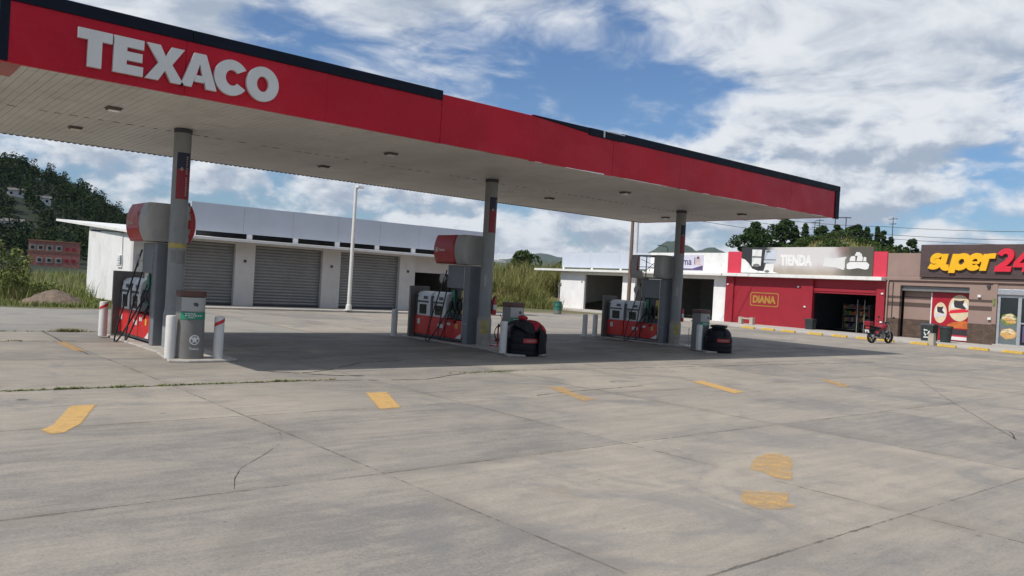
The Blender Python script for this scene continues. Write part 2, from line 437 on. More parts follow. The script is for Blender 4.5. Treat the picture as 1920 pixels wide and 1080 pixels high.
m_cloth_k = mat('black_cloth', (.008, .008, .010), .9, var=.4, scale=6, bump=.3)
m_cloth_r = mat('red_cloth', (.34, .008, .02), .85, var=.3, scale=6, bump=.3)
m_ext = mat('extinguisher_red', (.45, .012, .018), .3, var=.1)
# buildings
m_wall_w = mat('white_wall', (.76, .755, .74), .75, var=.09, scale=.8, dirt=.42, dirtcol=(.47, .43, .37), bump=.1)
m_wall_g = mat('pale_wall', (.55, .53, .505), .8, var=.1, scale=.8, dirt=.3, dirtcol=(.40, .37, .33), bump=.1)
m_parapet = mat('parapet_sheet', (.53, .57, .64), .5, var=.06, scale=.7, dirt=.12, dirtcol=(.46, .48, .52))
m_slabedge = mat('eave_white', (.74, .73, .70), .6, var=.1, scale=1.2, dirt=.35, dirtcol=(.42, .37, .31), stretch=(.3, .3, 1))
m_shutter = mat('shutter_steel', (.225, .225, .22), .42, metal=.45, var=.14, scale=.8, dirt=.25, dirtcol=(.17, .16, .15))
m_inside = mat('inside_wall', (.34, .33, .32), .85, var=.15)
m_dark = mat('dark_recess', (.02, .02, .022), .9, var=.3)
m_redw = mat('red_wall', (.29, .010, .022), .6, var=.12, scale=.9, dirt=.28, dirtcol=(.20, .010, .018), bump=.1)
m_pink = mat('pinkish_red_panel', (.60, .040, .072), .5, var=.1, scale=1)
m_tan = mat('taupe_wall', (.285, .198, .165), .8, var=.10, scale=1.2, dirt=.2, dirtcol=(.22, .16, .13), bump=.1)
m_tan_d = mat('taupe_band', (.085, .056, .046), .8, var=.12, scale=1.2)
def brickmat(name, c1, c2, mortar, sc_=1., axis='s'):
    m, nt, b = newmat(name)
    co = nt.n('ShaderNodeTexCoord', out=3); x, y, z = nt.sep(co)
    v = nt.comb(nt.m('ADD', x, y), z, 0)
    br = nt.n('ShaderNodeTexBrick', {'Vector': v, 'Color1': c1, 'Color2': c2, 'Mortar': mortar, 'Scale': sc_, 'Mortar Size': .012, 'Brick Width': .38, 'Row Height': .11})
    n = nt.ramp(nt.noise(co, 2.5, 5, .6), .3, .7, .75, 1.2)
    setin(nt, b, 'Base Color', nt.vm('MULTIPLY', br, nt.comb(n, n, n)))
    b.inputs['Roughness'].default_value = .85
    return m
m_brick = brickmat('brown_stone', (.115, .075, .052), (.085, .055, .040), (.06, .042, .033))
m_redbrick = brickmat('red_brick', (.36, .105, .085), (.30, .085, .07), (.33, .22, .19), 1.)
m_signbr = mat('sign_brown', (.078, .050, .048), .55, var=.22, scale=2.5, dirt=.25, dirtcol=(.055, .042, .042))
m_amber = mat('sign_yellow', (.82, .44, .010), .4, var=.06)
m_sred = mat('sign_red', (.66, .02, .045), .4, var=.06)
m_sside = mat('sign_return', (.10, .06, .02), .6)
m_alu = mat('aluminium', (.50, .51, .53), .35, metal=.6, var=.1)
m_glass = mat('door_glass', (.018, .024, .028), .06, var=.3, scale=1.5, spec=.6)
m_frost = mat('frosted_film', (.13, .155, .16), .35, var=.15)
m_floor = mat('walk_concrete', (.44, .41, .37), .85, var=.18, scale=.8, dirt=.35, dirtcol=(.26, .24, .21), bump=.2)
m_stop = mat('stop_yellow', (.54, .35, .05), .75, var=.25, scale=4, dirt=.65, dirtcol=(.34, .27, .16))
m_block = mat('raw_concrete', (.42, .38, .31), .9, var=.2, bump=.3)
m_poster = mat('poster_red', (.38, .010, .025), .4, var=.2, scale=1.2)
m_cream = mat('cream_print', (.66, .54, .36), .5, var=.12, scale=4)
m_brownp = mat('dark_print', (.04, .03, .035), .5, var=.2)
m_orange = mat('orange_print', (.55, .14, .03), .5, var=.3, scale=5)
m_foodgr = mat('green_print', (.16, .22, .05), .5, var=.3, scale=8)
m_food = mat('golden_print', (.58, .34, .12), .5, var=.3, scale=8)
m_lilac = mat('lilac_print', (.58, .57, .66), .5, var=.08)
m_violet = mat('violet_print', (.10, .07, .17), .5, var=.2)
m_skinp = mat('pale_pink_print', (.58, .46, .46), .5, var=.25, scale=5)
m_dgold = mat('gold_letter', (.36, .20, .035), .5, var=.15)
m_wood = mat('pole_wood', (.17, .115, .085), .85, var=.3, scale=4, stretch=(1, 1, .15), bump=.3)
m_galv = mat('galvanised', (.55, .56, .57), .45, metal=.2, var=.12)
m_wire = mat('wire_black', (.02, .02, .022), .6)
m_barrel = mat('barrel_green', (.015, .12, .09), .5, var=.25, scale=3, dirt=.3, dirtcol=(.2, .22, .2))
m_bin_tr = mat('bin_dark', (.022, .032, .030), .5, var=.2)
# vegetation
def leafmat(name, c1, c2, c3):
    m, nt, b = newmat(name)
    co = nt.n('ShaderNodeTexCoord', out=3)
    oi = nt.n('ShaderNodeNewGeometry', out='Random Per Island')
    c = nt.mix(oi, c1, c2)
    c = nt.mix(nt.ramp(nt.noise(co, .35, 4, .6), .45, .68), c, c3)
    setin(nt, b, 'Base Color', c); b.inputs['Roughness'].default_value = .85; b.inputs['Specular IOR Level'].default_value = .06
    return m
m_leaf = leafmat('leaf_dark', (.018, .036, .012), (.050, .085, .026), (.055, .070, .022))
m_leaf2 = leafmat('leaf_mid', (.030, .055, .015), (.075, .115, .035), (.09, .10, .03))
m_forest = leafmat('forest_leaf', (.008, .020, .007), (.030, .052, .018), (.048, .058, .020))
m_grass = leafmat('grass_blade', (.115, .155, .040), (.22, .245, .085), (.25, .225, .10))
m_grass2 = leafmat('dry_grass_blade', (.125, .150, .042), (.24, .235, .085), (.29, .25, .11))
m_trunk = mat('bark', (.07, .05, .035), .9, var=.3, scale=5, bump=.4)
def groundmat(name, g1, g2, soil, k=.6, sc_=.12):
    m, nt, b = newmat(name)
    co = nt.n('ShaderNodeTexCoord', out=3)
    c = nt.mix(nt.ramp(nt.noise(co, .6, 6, .65), .35, .65), g1, g2)
    c = nt.mix(nt.ramp(nt.noise(co, sc_, 6, .65, .8), .5, .62, 0, k), c, soil)
    n = nt.ramp(nt.noise(co, 7, 4, .7), .3, .7, .7, 1.25)
    setin(nt, b, 'Base Color', nt.vm('MULTIPLY', c, nt.comb(n, n, n)))
    b.inputs['Roughness'].default_value = .95
    setin(nt, b, 'Normal', nt.n('ShaderNodeBump', {'Strength': .6, 'Distance': .08, 'Height': nt.noise(co, 6, 5, .7)}))
    return m
m_field = groundmat('field_ground', (.085, .095, .035), (.13, .125, .055), (.24, .16, .095))
m_hill = groundmat('hill_ground', (.010, .020, .008), (.016, .026, .010), (.03, .03, .014), .4, .03)
m_bank = groundmat('bank_ground', (.12, .11, .045), (.17, .14, .065), (.24, .15, .09), .5, .1)
m_soil = groundmat('dug_soil', (.14, .105, .078), (.19, .14, .10), (.22, .15, .10), .5, .5)
m_mount = mat('mountain_scrub', (.040, .060, .032), .9, var=.35, scale=.008)
m_rubble = mat('orange_rubble', (.42, .20, .11), .9, var=.3, scale=3, bump=.4)

rng = random.Random(7)
# ------------------------------------------------------------------ setting: ground sheets
mb = MB(); mb.add([(-900, -900, 0), (4000, -900, 0), (4000, 5000, 0), (-900, 5000, 0)], [(0, 1, 2, 3)])
tag(mb.build('ground', m_field, loc=(0, 0, -.03)), kind='structure')
mb = MB()
mb.add([(-45, -25, .006), (60, -25, .006), (60, 24.92, .006), (-45, 24.92, .006)], [(0, 1, 2, 3)])
mb.add([(12.5, 24.92, .006), (60, 24.92, .006), (60, 37, .006), (12.5, 37, .006)], [(0, 1, 2, 3)])
mb.add([(12.5, 37, .006), (60, 37, .006), (60, 43.5, .006), (34, 45, .006), (33.0, 41, .006), (12.5, 41, .006)], [(0, 1, 2, 3, 4, 5)])
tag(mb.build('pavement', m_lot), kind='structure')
mb = MB()
yy = [36.6 + .25 * math.sin(i * 1.7) + rng.uniform(-.12, .12) for i in range(60)]
xs = [-60 + i * 72.5 / 59 for i in range(60)]
mb.add([(x, 24.92, 0) for x in xs] + [(x, y, 0) for x, y in zip(xs, yy)], [(i, i + 1, 61 + i, 60 + i) for i in range(59)])
tag(mb.build('road', m_road), kind='structure')
# raised apron before the warehouse
mb = MB(); mb.box(10.6, 38.9, -.1, 33.2, 41.4, .10)
tag(mb.build('warehouse_pavement', m_apron, bevel=.02), kind='structure')

# broken joints and wandering cracks
def crack(mb, pts, w, jit, step=.12):
    P = []
    for (a, b) in zip(pts[:-1], pts[1:]):
        L = math.dist(a, b); k = max(2, int(L / step))
        for i in range(k):
            t = i / k; P.append((a[0] + (b[0] - a[0]) * t, a[1] + (b[1] - a[1]) * t))
    P.append(pts[-1])
    J = 0; Q = []
    for (x, y) in P:
        J = J * .8 + rng.uniform(-jit, jit); Q.append((x + J * .6, y + J))
    for i in range(len(Q) - 1):
        if rng.random() < .10: continue
        (x0, y0), (x1, y1) = Q[i], Q[i + 1]
        dx_, dy_ = x1 - x0, y1 - y0; L = math.hypot(dx_, dy_) or 1; nx, ny = -dy_ / L, dx_ / L
        wa = w * rng.uniform(.3, 1.3); wb = w * rng.uniform(.3, 1.3)
        mb.add([(x0 - nx * wa, y0 - ny * wa, 0), (x1 - nx * wb, y1 - ny * wb, 0), (x1 + nx * wb, y1 + ny * wb, 0), (x0 + nx * wa, y0 + ny * wa, 0)], [(0, 1, 2, 3)])
mb = MB()
crack(mb, [(2.85, 7.12), (3.0, 7.5), (3.2, 7.86), (3.7, 8.4), (4.11, 8.89), (4.34, 9.5)], .0035, .012)
crack(mb, [(-8, 13.86), (1.95, 13.84), (6.64, 13.83)], .024, .016)
crack(mb, [(6.7, 13.8), (9.18, 13.41), (10.2, 13.9), (11.23, 14.3), (18, 13.9), (27.85, 13.3)], .018, .02)
crack(mb, [(9.9, 10.9), (11.0, 11.1), (13.4, 11.3)], .012, .015)
crack(mb, [(7.2, 14.9), (8.0, 15.3), (9.4, 16.4), (10.6, 16.6)], .03, .03)
crack(mb, [(6.6, 15.4), (7.5, 14.5), (8.2, 14.2)], .035, .03)
crack(mb, [(-10, 24.86), (5.9, 24.95)], .05, .04)
crack(mb, [(-5, 21.8), (4.6, 22.0)], .03, .03)
crack(mb, [(4.43, 24.9), (4.3, 22), (4.23, 18.9)], .02, .02)
crack(mb, [(26, 19.2), (30, 18.6), (33, 17.5)], .04, .03)
crack(mb, [(23.47, 9.97), (18, 6.8), (14.39, 4.55)], .005, .02)
crack(mb, [(15.2, 4.9), (14.39, 4.55)], .012, .02)
tag(mb.build('pavement_cracks', m_crack, loc=(0, 0, .011)), kind='structure')

# weeds growing out of the two long joints
mb = MB()
def weed(x, y, h):
    for k in range(rng.randint(3, 6)):
        a = rng.uniform(0, 2 * PI); l = h * rng.uniform(.5, 1.1); w_ = rng.uniform(.006, .016)
        bx, by = x + rng.uniform(-.03, .03), y + rng.uniform(-.02, .02)
        ca, sa = math.cos(a), math.sin(a)
        mb.add([(bx - sa * w_, by + ca * w_, 0), (bx + sa * w_, by - ca * w_, 0), (bx + ca * l * .8, by + sa * l * .8, l * .7)], [(0, 1, 2)])
for i in range(620):
    x = rng.uniform(-3, 7.4); weed(x, 13.84 + rng.gauss(0, .018), rng.choice((.02, .03, .035, .05)))
for i in range(7):
    x = rng.uniform(-1, 7)
    for k in range(10): weed(x + rng.gauss(0, .07), 13.84 + rng.gauss(0, .03), .07)
for i in range(240): weed(rng.uniform(-4, 5.8), 24.92 + rng.gauss(0, .04), rng.choice((.04, .06)))
for cx in (2.4, 4.9, 5.2, .8):
    for k in range(40): weed(cx + rng.gauss(0, .12), 24.92 + rng.gauss(0, .05), .15)
for k in range(60): weed(rng.uniform(1.4, 3.6), 22.0 + rng.gauss(0, .04), .06)
for k in range(40): weed(rng.uniform(10.2, 12.0), 14.1 + rng.gauss(0, .05), .04)
tag(mb.build('joint_weeds', m_grass, loc=(0, 0, .008)), 'small green weeds sprouting along the broken pavement joints', kind='stuff')
# ------------------------------------------------------------------ painted yellow dashes
def dash(pts, label, m=m_yel, jag=.05):
    cx = sum(p[0] for p in pts) / len(pts); cy = sum(p[1] for p in pts) / len(pts)
    inner = []; outer = []
    n = len(pts); per = []
    for i, a in enumerate(pts):
        b = pts[(i + 1) % n]
        for k in range(6): per.append((a[0] + (b[0] - a[0]) * k / 6 - cx, a[1] + (b[1] - a[1]) * k / 6 - cy))
    area = sum(per[i][0] * per[(i + 1) % len(per)][1] - per[(i + 1) % len(per)][0] * per[i][1] for i in range(len(per)))
    sg_ = 1 if area > 0 else -1
    N_ = len(per)
    for i, p in enumerate(per):
        p0 = per[i - 1]; p1 = per[(i + 1) % N_]; dx_, dy_ = p1[0] - p0[0], p1[1] - p0[1]; L = math.hypot(dx_, dy_) or 1
        nx, ny = dy_ / L * sg_, -dx_ / L * sg_
        o = rng.uniform(.0, jag); outer.append((p[0] + nx * (jag + o), p[1] + ny * (jag + o), 0)); inner.append((p[0] * .78, p[1] * .78, 0))
    mb = MB(); mb.add(outer + inner + [(0, 0, 0)], [(i, (i + 1) % N_, N_ + (i + 1) % N_, N_ + i) for i in range(N_)] + [(N_ + i, N_ + (i + 1) % N_, 2 * N_) for i in range(N_)])
    o = mb.build('painted_dash', m, loc=(cx, cy, .012))
    at_ = o.data.attributes.new('wear_edge', 'FLOAT', 'POINT')
    at_.data.foreach_set('value', [0.] * N_ + [1.] * N_ + [1.05])
    tag(o, label, 'road marking', 'yellow dashes painted on the forecourt')
dash([(2.62, 12.46), (2.97, 12.44), (2.40, 10.80), (2.06, 10.20), (1.92, 10.18), (1.85, 10.50), (2.05, 10.80)], 'broad yellow painted dash at far left below the weedy joint', jag=.02)
dash([(7.09, 12.27), (7.54, 12.2), (6.75, 10.43), (6.3, 10.39)], 'short yellow painted dash in front of the first pump, second from the left', jag=.02)
dash([(11.0, 12.0), (11.45, 11.79), (10.89, 10.96), (10.66, 10.0), (10.14, 9.86), (10.47, 10.73)], 'worn yellow painted dash crossed by a fine slab crack', m_yel2, jag=.02)
dash([(15.24, 11.65), (15.72, 11.62), (14.79, 9.67), (14.26, 9.6)], 'long thin yellow painted dash in front of the third pump', jag=.02)
dash([(19.7, 10.92), (20.03, 10.84), (18.92, 9.48), (18.24, 9.39)], 'farthest yellow painted dash out in front of the canopy end', m_yel2, jag=.03)
dash([(8.69, 5.63), (9.05, 5.79), (9.48, 5.87), (9.66, 5.78), (9.45, 5.43), (8.08, 4.64), (8.01, 4.81), (8.14, 5.09), (8.14, 5.31)], 'large patchy yellow painted arrow head above the slab joint', m_yel2, jag=.03)
dash([(7.33, 4.85), (7.77, 4.5), (7.31, 4.23), (7.24, 4.06), (6.91, 4.13), (6.72, 4.24), (6.8, 4.46), (6.94, 4.64)], 'ragged yellow painted arrow tail nearest the camera', m_yel2, jag=.04)
dash([(4.09, 19.48), (4.32, 19.22), (4.4, 22.0), (4.12, 22.05)], 'faint yellow painted line left of the first pump island', m_yel2, jag=.02)
# ------------------------------------------------------------------ canopy
X0, X1, YF, YB, ZS, ZT = 1.93, 29.15, 15.67, 25.3, 5.25, 6.41
can = thing('station_canopy', 'long red fascia canopy with a pale sheet ceiling over the three pump islands', 'canopy', (15.5, 20.5, 0))
def cb(mb, name, mats, **k): return mb.build(name, mats, can, **k)
class OMB(MB):           # local builder whose coordinates are given in world and shifted to the thing's base
    def __init__(s, o): super().__init__(); s.o = o
    def build(s, *a, **k):
        s.v = [(x - s.o[0], y - s.o[1], z - s.o[2]) for x, y, z in s.v]
        return super().build(*a, **k)
CO = (15.5, 20.5, 0)
mb = OMB(CO)
x = X0 + .05
while x < X1 - .2:       # folded ceiling sheets running across the canopy
    wd = .145
    if int((x - X0) / .3) % 1 == 0:
        y0 = YF + .10; y1 = YB - .04
        for (ya, yb) in ((y0, 20.45), (20.47, y1)):
            mb.box(x, ya, ZS + rng.uniform(0, .003), min(x + wd, X1 - .15), yb, ZS + .03)
    x += .152
cb(mb, 'soffit', m_soffit, bevel=.008)
mb = OMB(CO); mb.box(X0 + .03, YF + .09, ZS + .034, X1 - .04, YB - .07, ZS + .06)
cb(mb, 'soffit_backing', m_soffit_d)
mb = OMB(CO); mb.box(X0 + .06, YF + .14, ZS + .32, X1 - .06, YB - .10, ZT - .30)
cb(mb, 'roof_deck', m_colgrey)
mb = OMB(CO)
# front fascia: panels with slightly different set, bottom lip a bit uneven
xs = [X0, 4.9, 7.8, 10.73, 13.56, 16.6, 19.6, 22.7, 25.8, X1]
for i in range(9):
    o = rng.uniform(-.004, .006)
    zb = ZS - .05 + rng.uniform(-.012, .012)
    zt = ZT - (.02 if xs[i] != 10.73 else .055)
    mb.box(xs[i] + .002, YF + o, zb, xs[i + 1] - .002, YF + .08 + o, zt)
cb(mb, 'fascia_front', m_red_f, bevel=.006)
mb = OMB(CO); mb.box(X1 - .08, YF + .09, ZS + .001, X1, YB, ZT - .02); cb(mb, 'fascia_end', m_red_f, bevel=.006)
mb = OMB(CO); mb.box(X0, YF + .09, ZS - .05, X0 + .08, YB, ZT - .02); cb(mb, 'fascia_end', m_red_f, bevel=.006)
mb = OMB(CO); mb.box(X0 + .09, YB - .06, ZS + .035, X1 - .09, YB, ZT - .02); cb(mb, 'fascia_back', m_red_f)
mb = OMB(CO)
for (a, b, z) in ((X0 - .02, 5.0, 0), (5.0, 10.73, .0), (15.6, 16.9, -.035), (16.9, 22.8, .0), (22.8, X1 + .04, 0)):
    mb.box(a + .002, YF - .035, ZT - .20 + z * .5, b - .002, YF + .10, ZT + .02 + z)
mb.hexa([(q - 0, y_, z_) for q, y_, z_ in ((13.56, YF - .025, ZT - .055), (15.595, YF - .025, ZT - .175), (15.595, YF + .10, ZT - .175), (13.56, YF + .10, ZT - .055), (13.56, YF - .025, ZT - .03), (15.595, YF - .025, ZT - .022), (15.595, YF + .10, ZT - .022), (13.56, YF + .10, ZT - .03))])
cb(mb, 'trim_top', m_navy, bevel=.01)
mb = OMB(CO); mb.box(X1 - .26, YF - .03, ZS - .06, X1 + .035, YF + .086, ZT - .205); mb.box(X1 + .003, YF + .088, ZS - .0, X1 + .04, YB, ZT - .003); cb(mb, 'trim_end', m_navy, bevel=.01)
mb = OMB(CO); mb.box(X0 - .02, YF - .03, ZS - .04, X0 + .13, YF + .086, ZT - .205); cb(mb, 'trim_end', m_navy, bevel=.01)
mb = OMB(CO); mb.box(X0 + .05, YF + .10, ZS - .030, X0 + .36, YF + 1.4, ZS - .005); cb(mb, 'corner_strip', m_valance_f)
mb = OMB(CO)
zb_ = ZS - .063; pts_ = [(13.7, zb_), (29.0, zb_)]; x = 29.0; up_ = []
while x > 13.75:
    w_ = rng.uniform(.25, .9); h_ = rng.choice((.003, .003, .012, .018))
    if 15.9 < x < 17.0: h_ = .032
    up_ += [(x, zb_ + h_), (max(13.7, x - w_), zb_ + h_ * rng.uniform(.6, 1.2))]; x -= w_
mb.prism(pts_ + up_, YF - .012, YF - .0055, 0, lambda a_, b_, c_: (a_, c_, b_))
cb(mb, 'peeled_edge', m_slabedge)
mb = OMB(CO)
mb.box(16.15, YF - .045, ZT - .20, 16.2, YF - .036, ZT - .02); mb.box(16.3, YF - .05, ZT - .035, 17.0, YF - .03, ZT - .005)
cb(mb, 'loose_flashing', m_galv)
# ceiling edge clips (dark dashes along the back edge)
mb = OMB(CO); pts_ = []; x = X0 + .15
while x < X1 - .2: pts_ += [(x, ZS - .006), (x, ZS - .024), (x + .08, ZS - .024), (x + .08, ZS - .006)]; x += .152
mb.prism(pts_ + [(X1 - .15, ZS - .003), (X0 + .12, ZS - .003)], YB - .10, YB - .045, 0, lambda a_, b_, c_: (a_, c_, b_))
cb(mb, 'edge_clips', m_soffit_d)
mb = OMB(CO); pts_ = []; x = X0 + .2
while x < X1 - .4:
    if rng.random() < .75: pts_ += [(x, ZS + .012), (x, ZS - .006), (x + rng.uniform(.1, .2), ZS - .006)]; pts_.append((pts_[-1][0], ZS + .012))
    x += .3
mb.prism(pts_ + [(X1 - .2, ZS + .02), (X0 + .15, ZS + .02)], 20.455, 20.467, 0, lambda a_, b_, c_: (a_, c_, b_))
cb(mb, 'seam_fixings', m_soffit_d)

# raised letters on the fascia
H = .645; ZL = 5.365
def letter(ch, w):
    """outline parts in a box w x 1"""
    if ch == 'T': return [('p', [(w / 2 - .175, 0), (w / 2 + .175, 0), (w / 2 + .175, .72), (w, .72), (w, 1), (0, 1), (0, .72), (w / 2 - .175, .72)])]
    if ch == 'E': return [('p', [(0, 0), (w, 0), (w, .26), (.34, .26), (.34, .38), (w * .96, .38), (w * .96, .62), (.34, .62), (.34, .74), (w, .74), (w, 1), (0, 1)])]
    if ch == 'X':
        t = .36; c = w / 2
        return [('p', [(0, 0), (t, 0), (c, .31), (w - t, 0), (w, 0), (c + t * .52, .5), (w - .02, 1), (w - t - .02, 1), (c, .70), (t + .02, 1), (.02, 1), (c - t * .52, .5)])]
    if ch == 'A':
        c = w / 2
        return [('r', [(0, 0), (c - .17, 1), (c + .17, 1), (w, 0), (w - .31, 0), (w - .355, .17), (.355, .17), (.31, 0)],
                 [(c - .09, .36), (c, .70), (c, .70), (c + .09, .36), (c + .09, .36), (c + .085, .36), (c - .085, .36), (c - .09, .36)])]
    if ch == 'C':
        a, b = R(34), R(326)
        return [('o', ellipse(w * .54, .5, w * .54, .53, 40, a, b, False), ellipse(w * .54 + .02, .5, w * .54 - .32, .235, 40, a + .10, b - .10, False))]
    if ch == 'O': return [('c', ellipse(w / 2, .5, w / 2, .53, 48), ellipse(w / 2, .5, w / 2 - .325, .235, 48))]
def add_letter(mb, ch, x, wd, T0, h, dp, m=0):
    w_ = wd / h
    T = lambda a, b, c: T0(x + a * h, b * h, c)
    for part in letter(ch, w_):
        if part[0] == 'p': mb.prism(part[1], 0, dp, m, T)
        elif part[0] == 'r': mb.ribbon(part[1], part[2], 0, dp, True, m, T)
        elif part[0] == 'o': mb.ribbon(part[1], part[2], 0, dp, False, m, T)
        else: mb.ribbon(part[1], part[2], 0, dp, True, m, T)
sg = thing('raised_letters', 'big pale raised letters on the left part of the red fascia', 'sign', (4.9, YF - .006, 5.36))
for ch, a, b in (('T', 3.06, 3.61), ('E', 3.635, 4.135), ('X', 4.17, 4.86), ('A', 4.80, 5.47), ('C', 5.41, 6.03), ('O', 6.04, 6.70)):
    mb = OMB((4.9, YF - .006, 5.36))
    add_letter(mb, ch, a, b - a, lambda x_, y_, z_: (x_, YF - .006 - z_, ZL + y_), H, .075)
    bmo = mb.build('letter', m_letter, sg)
# downlights under the ceiling
lights = [(4.39, 18.59, 'downlight in the ceiling nearest the raised letters'), (4.40, 22.17, 'downlight near the back left edge of the ceiling'),
          (11.02, 18.31, 'downlight in the ceiling between first and second column, nearer one'), (11.18, 22.41, 'downlight in the ceiling between first and second column, farther one'),
          (19.81, 18.06, 'downlight right of the second column, nearer the fascia'), (19.96, 21.9, 'downlight just right of the second column, farther back'),
          (26.93, 18.4, 'downlight right of the third column, close to the fascia end'), (27.1, 22.31, 'downlight beside the top of the third column')]
lamp0 = None
for x, y, lb in lights:
    if lamp0 is None:
        lamp0 = thing('ceiling_lamp', 'square dark rimmed ' + lb, 'lamp', (x, y, ZS - .002), 0, 'downlights under the canopy')
        mb = MB()
        mb.hexa([(-.12, -.12, -.06), (.12, -.12, -.06), (.12, .12, -.06), (-.12, .12, -.06), (-.15, -.15, 0), (.15, -.15, 0), (.15, .15, 0), (-.15, .15, 0)])
        mb.build('housing', m_lamp_b, lamp0, bevel=.01)
        mb = MB(); mb.box(-.105, -.105, -.068, .105, .105, -.058); mb.build('diffuser', m_lamp_g, lamp0)
    else: dup(lamp0, (x, y, ZS - .002), 0, 'square dark rimmed ' + lb)

# ------------------------------------------------------------------ pump islands, columns, pumps
cols = [(6.25, 19.9), (15.64, 19.85), (25.18, 19.95)]
bolL = [(5.46, 17.62), (14.53, 17.62), (23.57, 17.62)]
words = ('first', 'second', 'third')
spots = ('nearest the camera at left', 'in the middle', 'farthest at right')
for i in range(3):
    cx, cy = cols[i]; bx, by = bolL[i]
    ox, oy = (cx + bx) / 2 + .2, 20.3
    P = [(bx - .12, 17.15), (bx + .25, 17.0), (bx + 1.05, 17.0), (bx + 1.35, 17.2), (cx + .62, 19.2), (cx + .62, 23.5), (cx - .62, 23.6), (cx - .62, 19.0)]
    mb = MB(); mb.prism([(x - ox, y - oy) for x, y in P], 0, .055)
    tag(mb.build('pump_island', m_kerb, loc=(ox, oy, 0), bevel=.02), ['low concrete island under the first pump at left', 'low concrete island under the middle pump with the air hose', 'low concrete island under the third pump with the torn valance'][i], 'kerb', 'pump islands')

def arc_plate(r, a0, a1, z0, z1, n=14, th=.004):
    """thin curved plate wrapped on a column, angles from -Y towards +X"""
    vs = []; fs = []
    for k in range(n + 1):
        a = a0 + (a1 - a0) * k / n
        for rr in (r, r + th):
            for z in (z0, z1): vs.append((rr * math.sin(a), -rr * math.cos(a), z))
    for k in range(n):
        a, b = 4 * k, 4 * (k + 1)
        fs += [(a + 2, b + 2, b + 3, a + 3), (a, a + 1, b + 1, b), (a + 1, a + 3, b + 3, b + 1), (a, b, b + 2, a + 2)]
    fs += [(0, 2, 3, 1), (4 * n, 4 * n + 1, 4 * n + 3, 4 * n + 2)]
    return vs, fs
def column(x, y, label, kind):
    t = thing('canopy_column', label, 'column', (x, y, .055), 0, 'grey canopy columns')
    r = .197
    mb = MB(); mb.lathe([(r, .0), (r, ZS - .06)], 40); mb.build('shaft', m_colgrey, t, smooth=40)
    mb = MB(); mb.lathe([(r + .012, ZS - .16), (r + .012, ZS - .062)], 40); mb.build('top_ring', m_disp_d, t, smooth=40)
    mb = MB(); mb.lathe([(r + .03, .0), (r + .03, .80), (r + .012, .84), (r + .012, .90)], 40); mb.build('base_collar', m_collar if kind else m_colgrey, t, smooth=40)
    mb = MB(); mb.add(*arc_plate(r + .032, R(-62), R(-12), .36, .78)); mb.build('yellow_strip', m_yband, t, smooth=40)
    mb = MB(); mb.add(*arc_plate(r, R(-47), R(47), 3.52, 4.22)); ban = mb.build('banner', m_banner_r, t, smooth=40)
    mb = MB(); mb.add(*arc_plate(r, R(-47), R(47), 4.222, 4.62)); mb.build('banner_head', m_banner_n, ban, smooth=40)
    # small upright lettering running up the banner (too small to read) and a little star
    mb = MB(); z = 3.60
    rr = random.Random(3)
    while z < 4.55:
        wd = rr.uniform(.022, .034)
        if not 4.06 < z < 4.12:
            a0 = R(14); k = rr.uniform(.10, .17)
            mb.add(*arc_plate(r + .005, a0, a0 + k * 1.6, z, z + wd, 3, .002))
            if rr.random() < .6: mb.add(*arc_plate(r + .0052, a0, a0 + k * .6, z + wd, z + wd + .012, 2, .002))
        z += wd + .026
    mb.add(*arc_plate(r + .005, R(-28), R(-2), 4.215, 4.235, 3, .002)); mb.add(*arc_plate(r + .005, R(-18), R(-10), 4.18, 4.27, 3, .002))
    mb.build('banner_lettering', m_faint, ban)
    mb = MB()
    if kind == 0:
        mb.add(*arc_plate(r, -PI, PI, 2.36, 2.48, 40)); mb.build('yellow_tape', m_yband, t, smooth=40)
        mb = MB()
        for a, b in ((-60, -20), (-15, 30), (35, 70)): mb.add(*arc_plate(r + .001, R(a), R(b), 1.98 + rng.uniform(0, .05), 2.30))
        mb.build('torn_paper', m_frame, t, smooth=40)
    else:
        mb.add(*arc_plate(r, R(-60), R(-38), 1.85, 2.2)); mb.add(*arc_plate(r, R(10), R(40), 2.3, 2.62)); mb.build('old_sticker', m_valance, t, smooth=40)
    return t
column(*cols[0], 'grey round canopy column at left behind the grey bin', 0)
column(*cols[1], 'grey round canopy column in the middle, with fire extinguisher and air hose', 1)
column(*cols[2], 'grey round canopy column farthest right, beside the torn pump valance', 1)

def grid_faces(nx, ny, wrap):
    return [(j * nx + i, j * nx + (i + 1) % nx, (j + 1) * nx + (i + 1) % nx, (j + 1) * nx + i) for j in range(ny - 1) for i in range(nx if wrap else nx - 1)]
VW, VL, VZ0, VZ1 = .62, 1.75, 2.50, 3.42
def valance_pts(off=0., nring=14):
    """rings of a rounded-rectangle plan that bulges at mid height; local x across, y along, z up"""
    rings = []
    for k in range(nring):
        u = k / (nring - 1) * 2 - 1
        bul = .80 + .20 * (1 - abs(u) ** 2.2)
        hx = VW * bul + off; hy = VL / 2 * .97 + off
        ring = []
        for (x, y) in rrect(-hx, -hy, hx, hy, .16, 6): ring.append((x, y + VL / 2, VZ0 + (VZ1 - VZ0) * (u + 1) / 2))
        # denser along the long sides so panels can end anywhere
        out = []
        for i, a in enumerate(ring):
            b = ring[(i + 1) % len(ring)]; n_ = 14 if i % 7 == 6 else 1
            for q in range(n_):
                out.append(tuple(a[c] + (b[c] - a[c]) * q / n_ for c in range(3)))
        rings.append(out)
    return rings
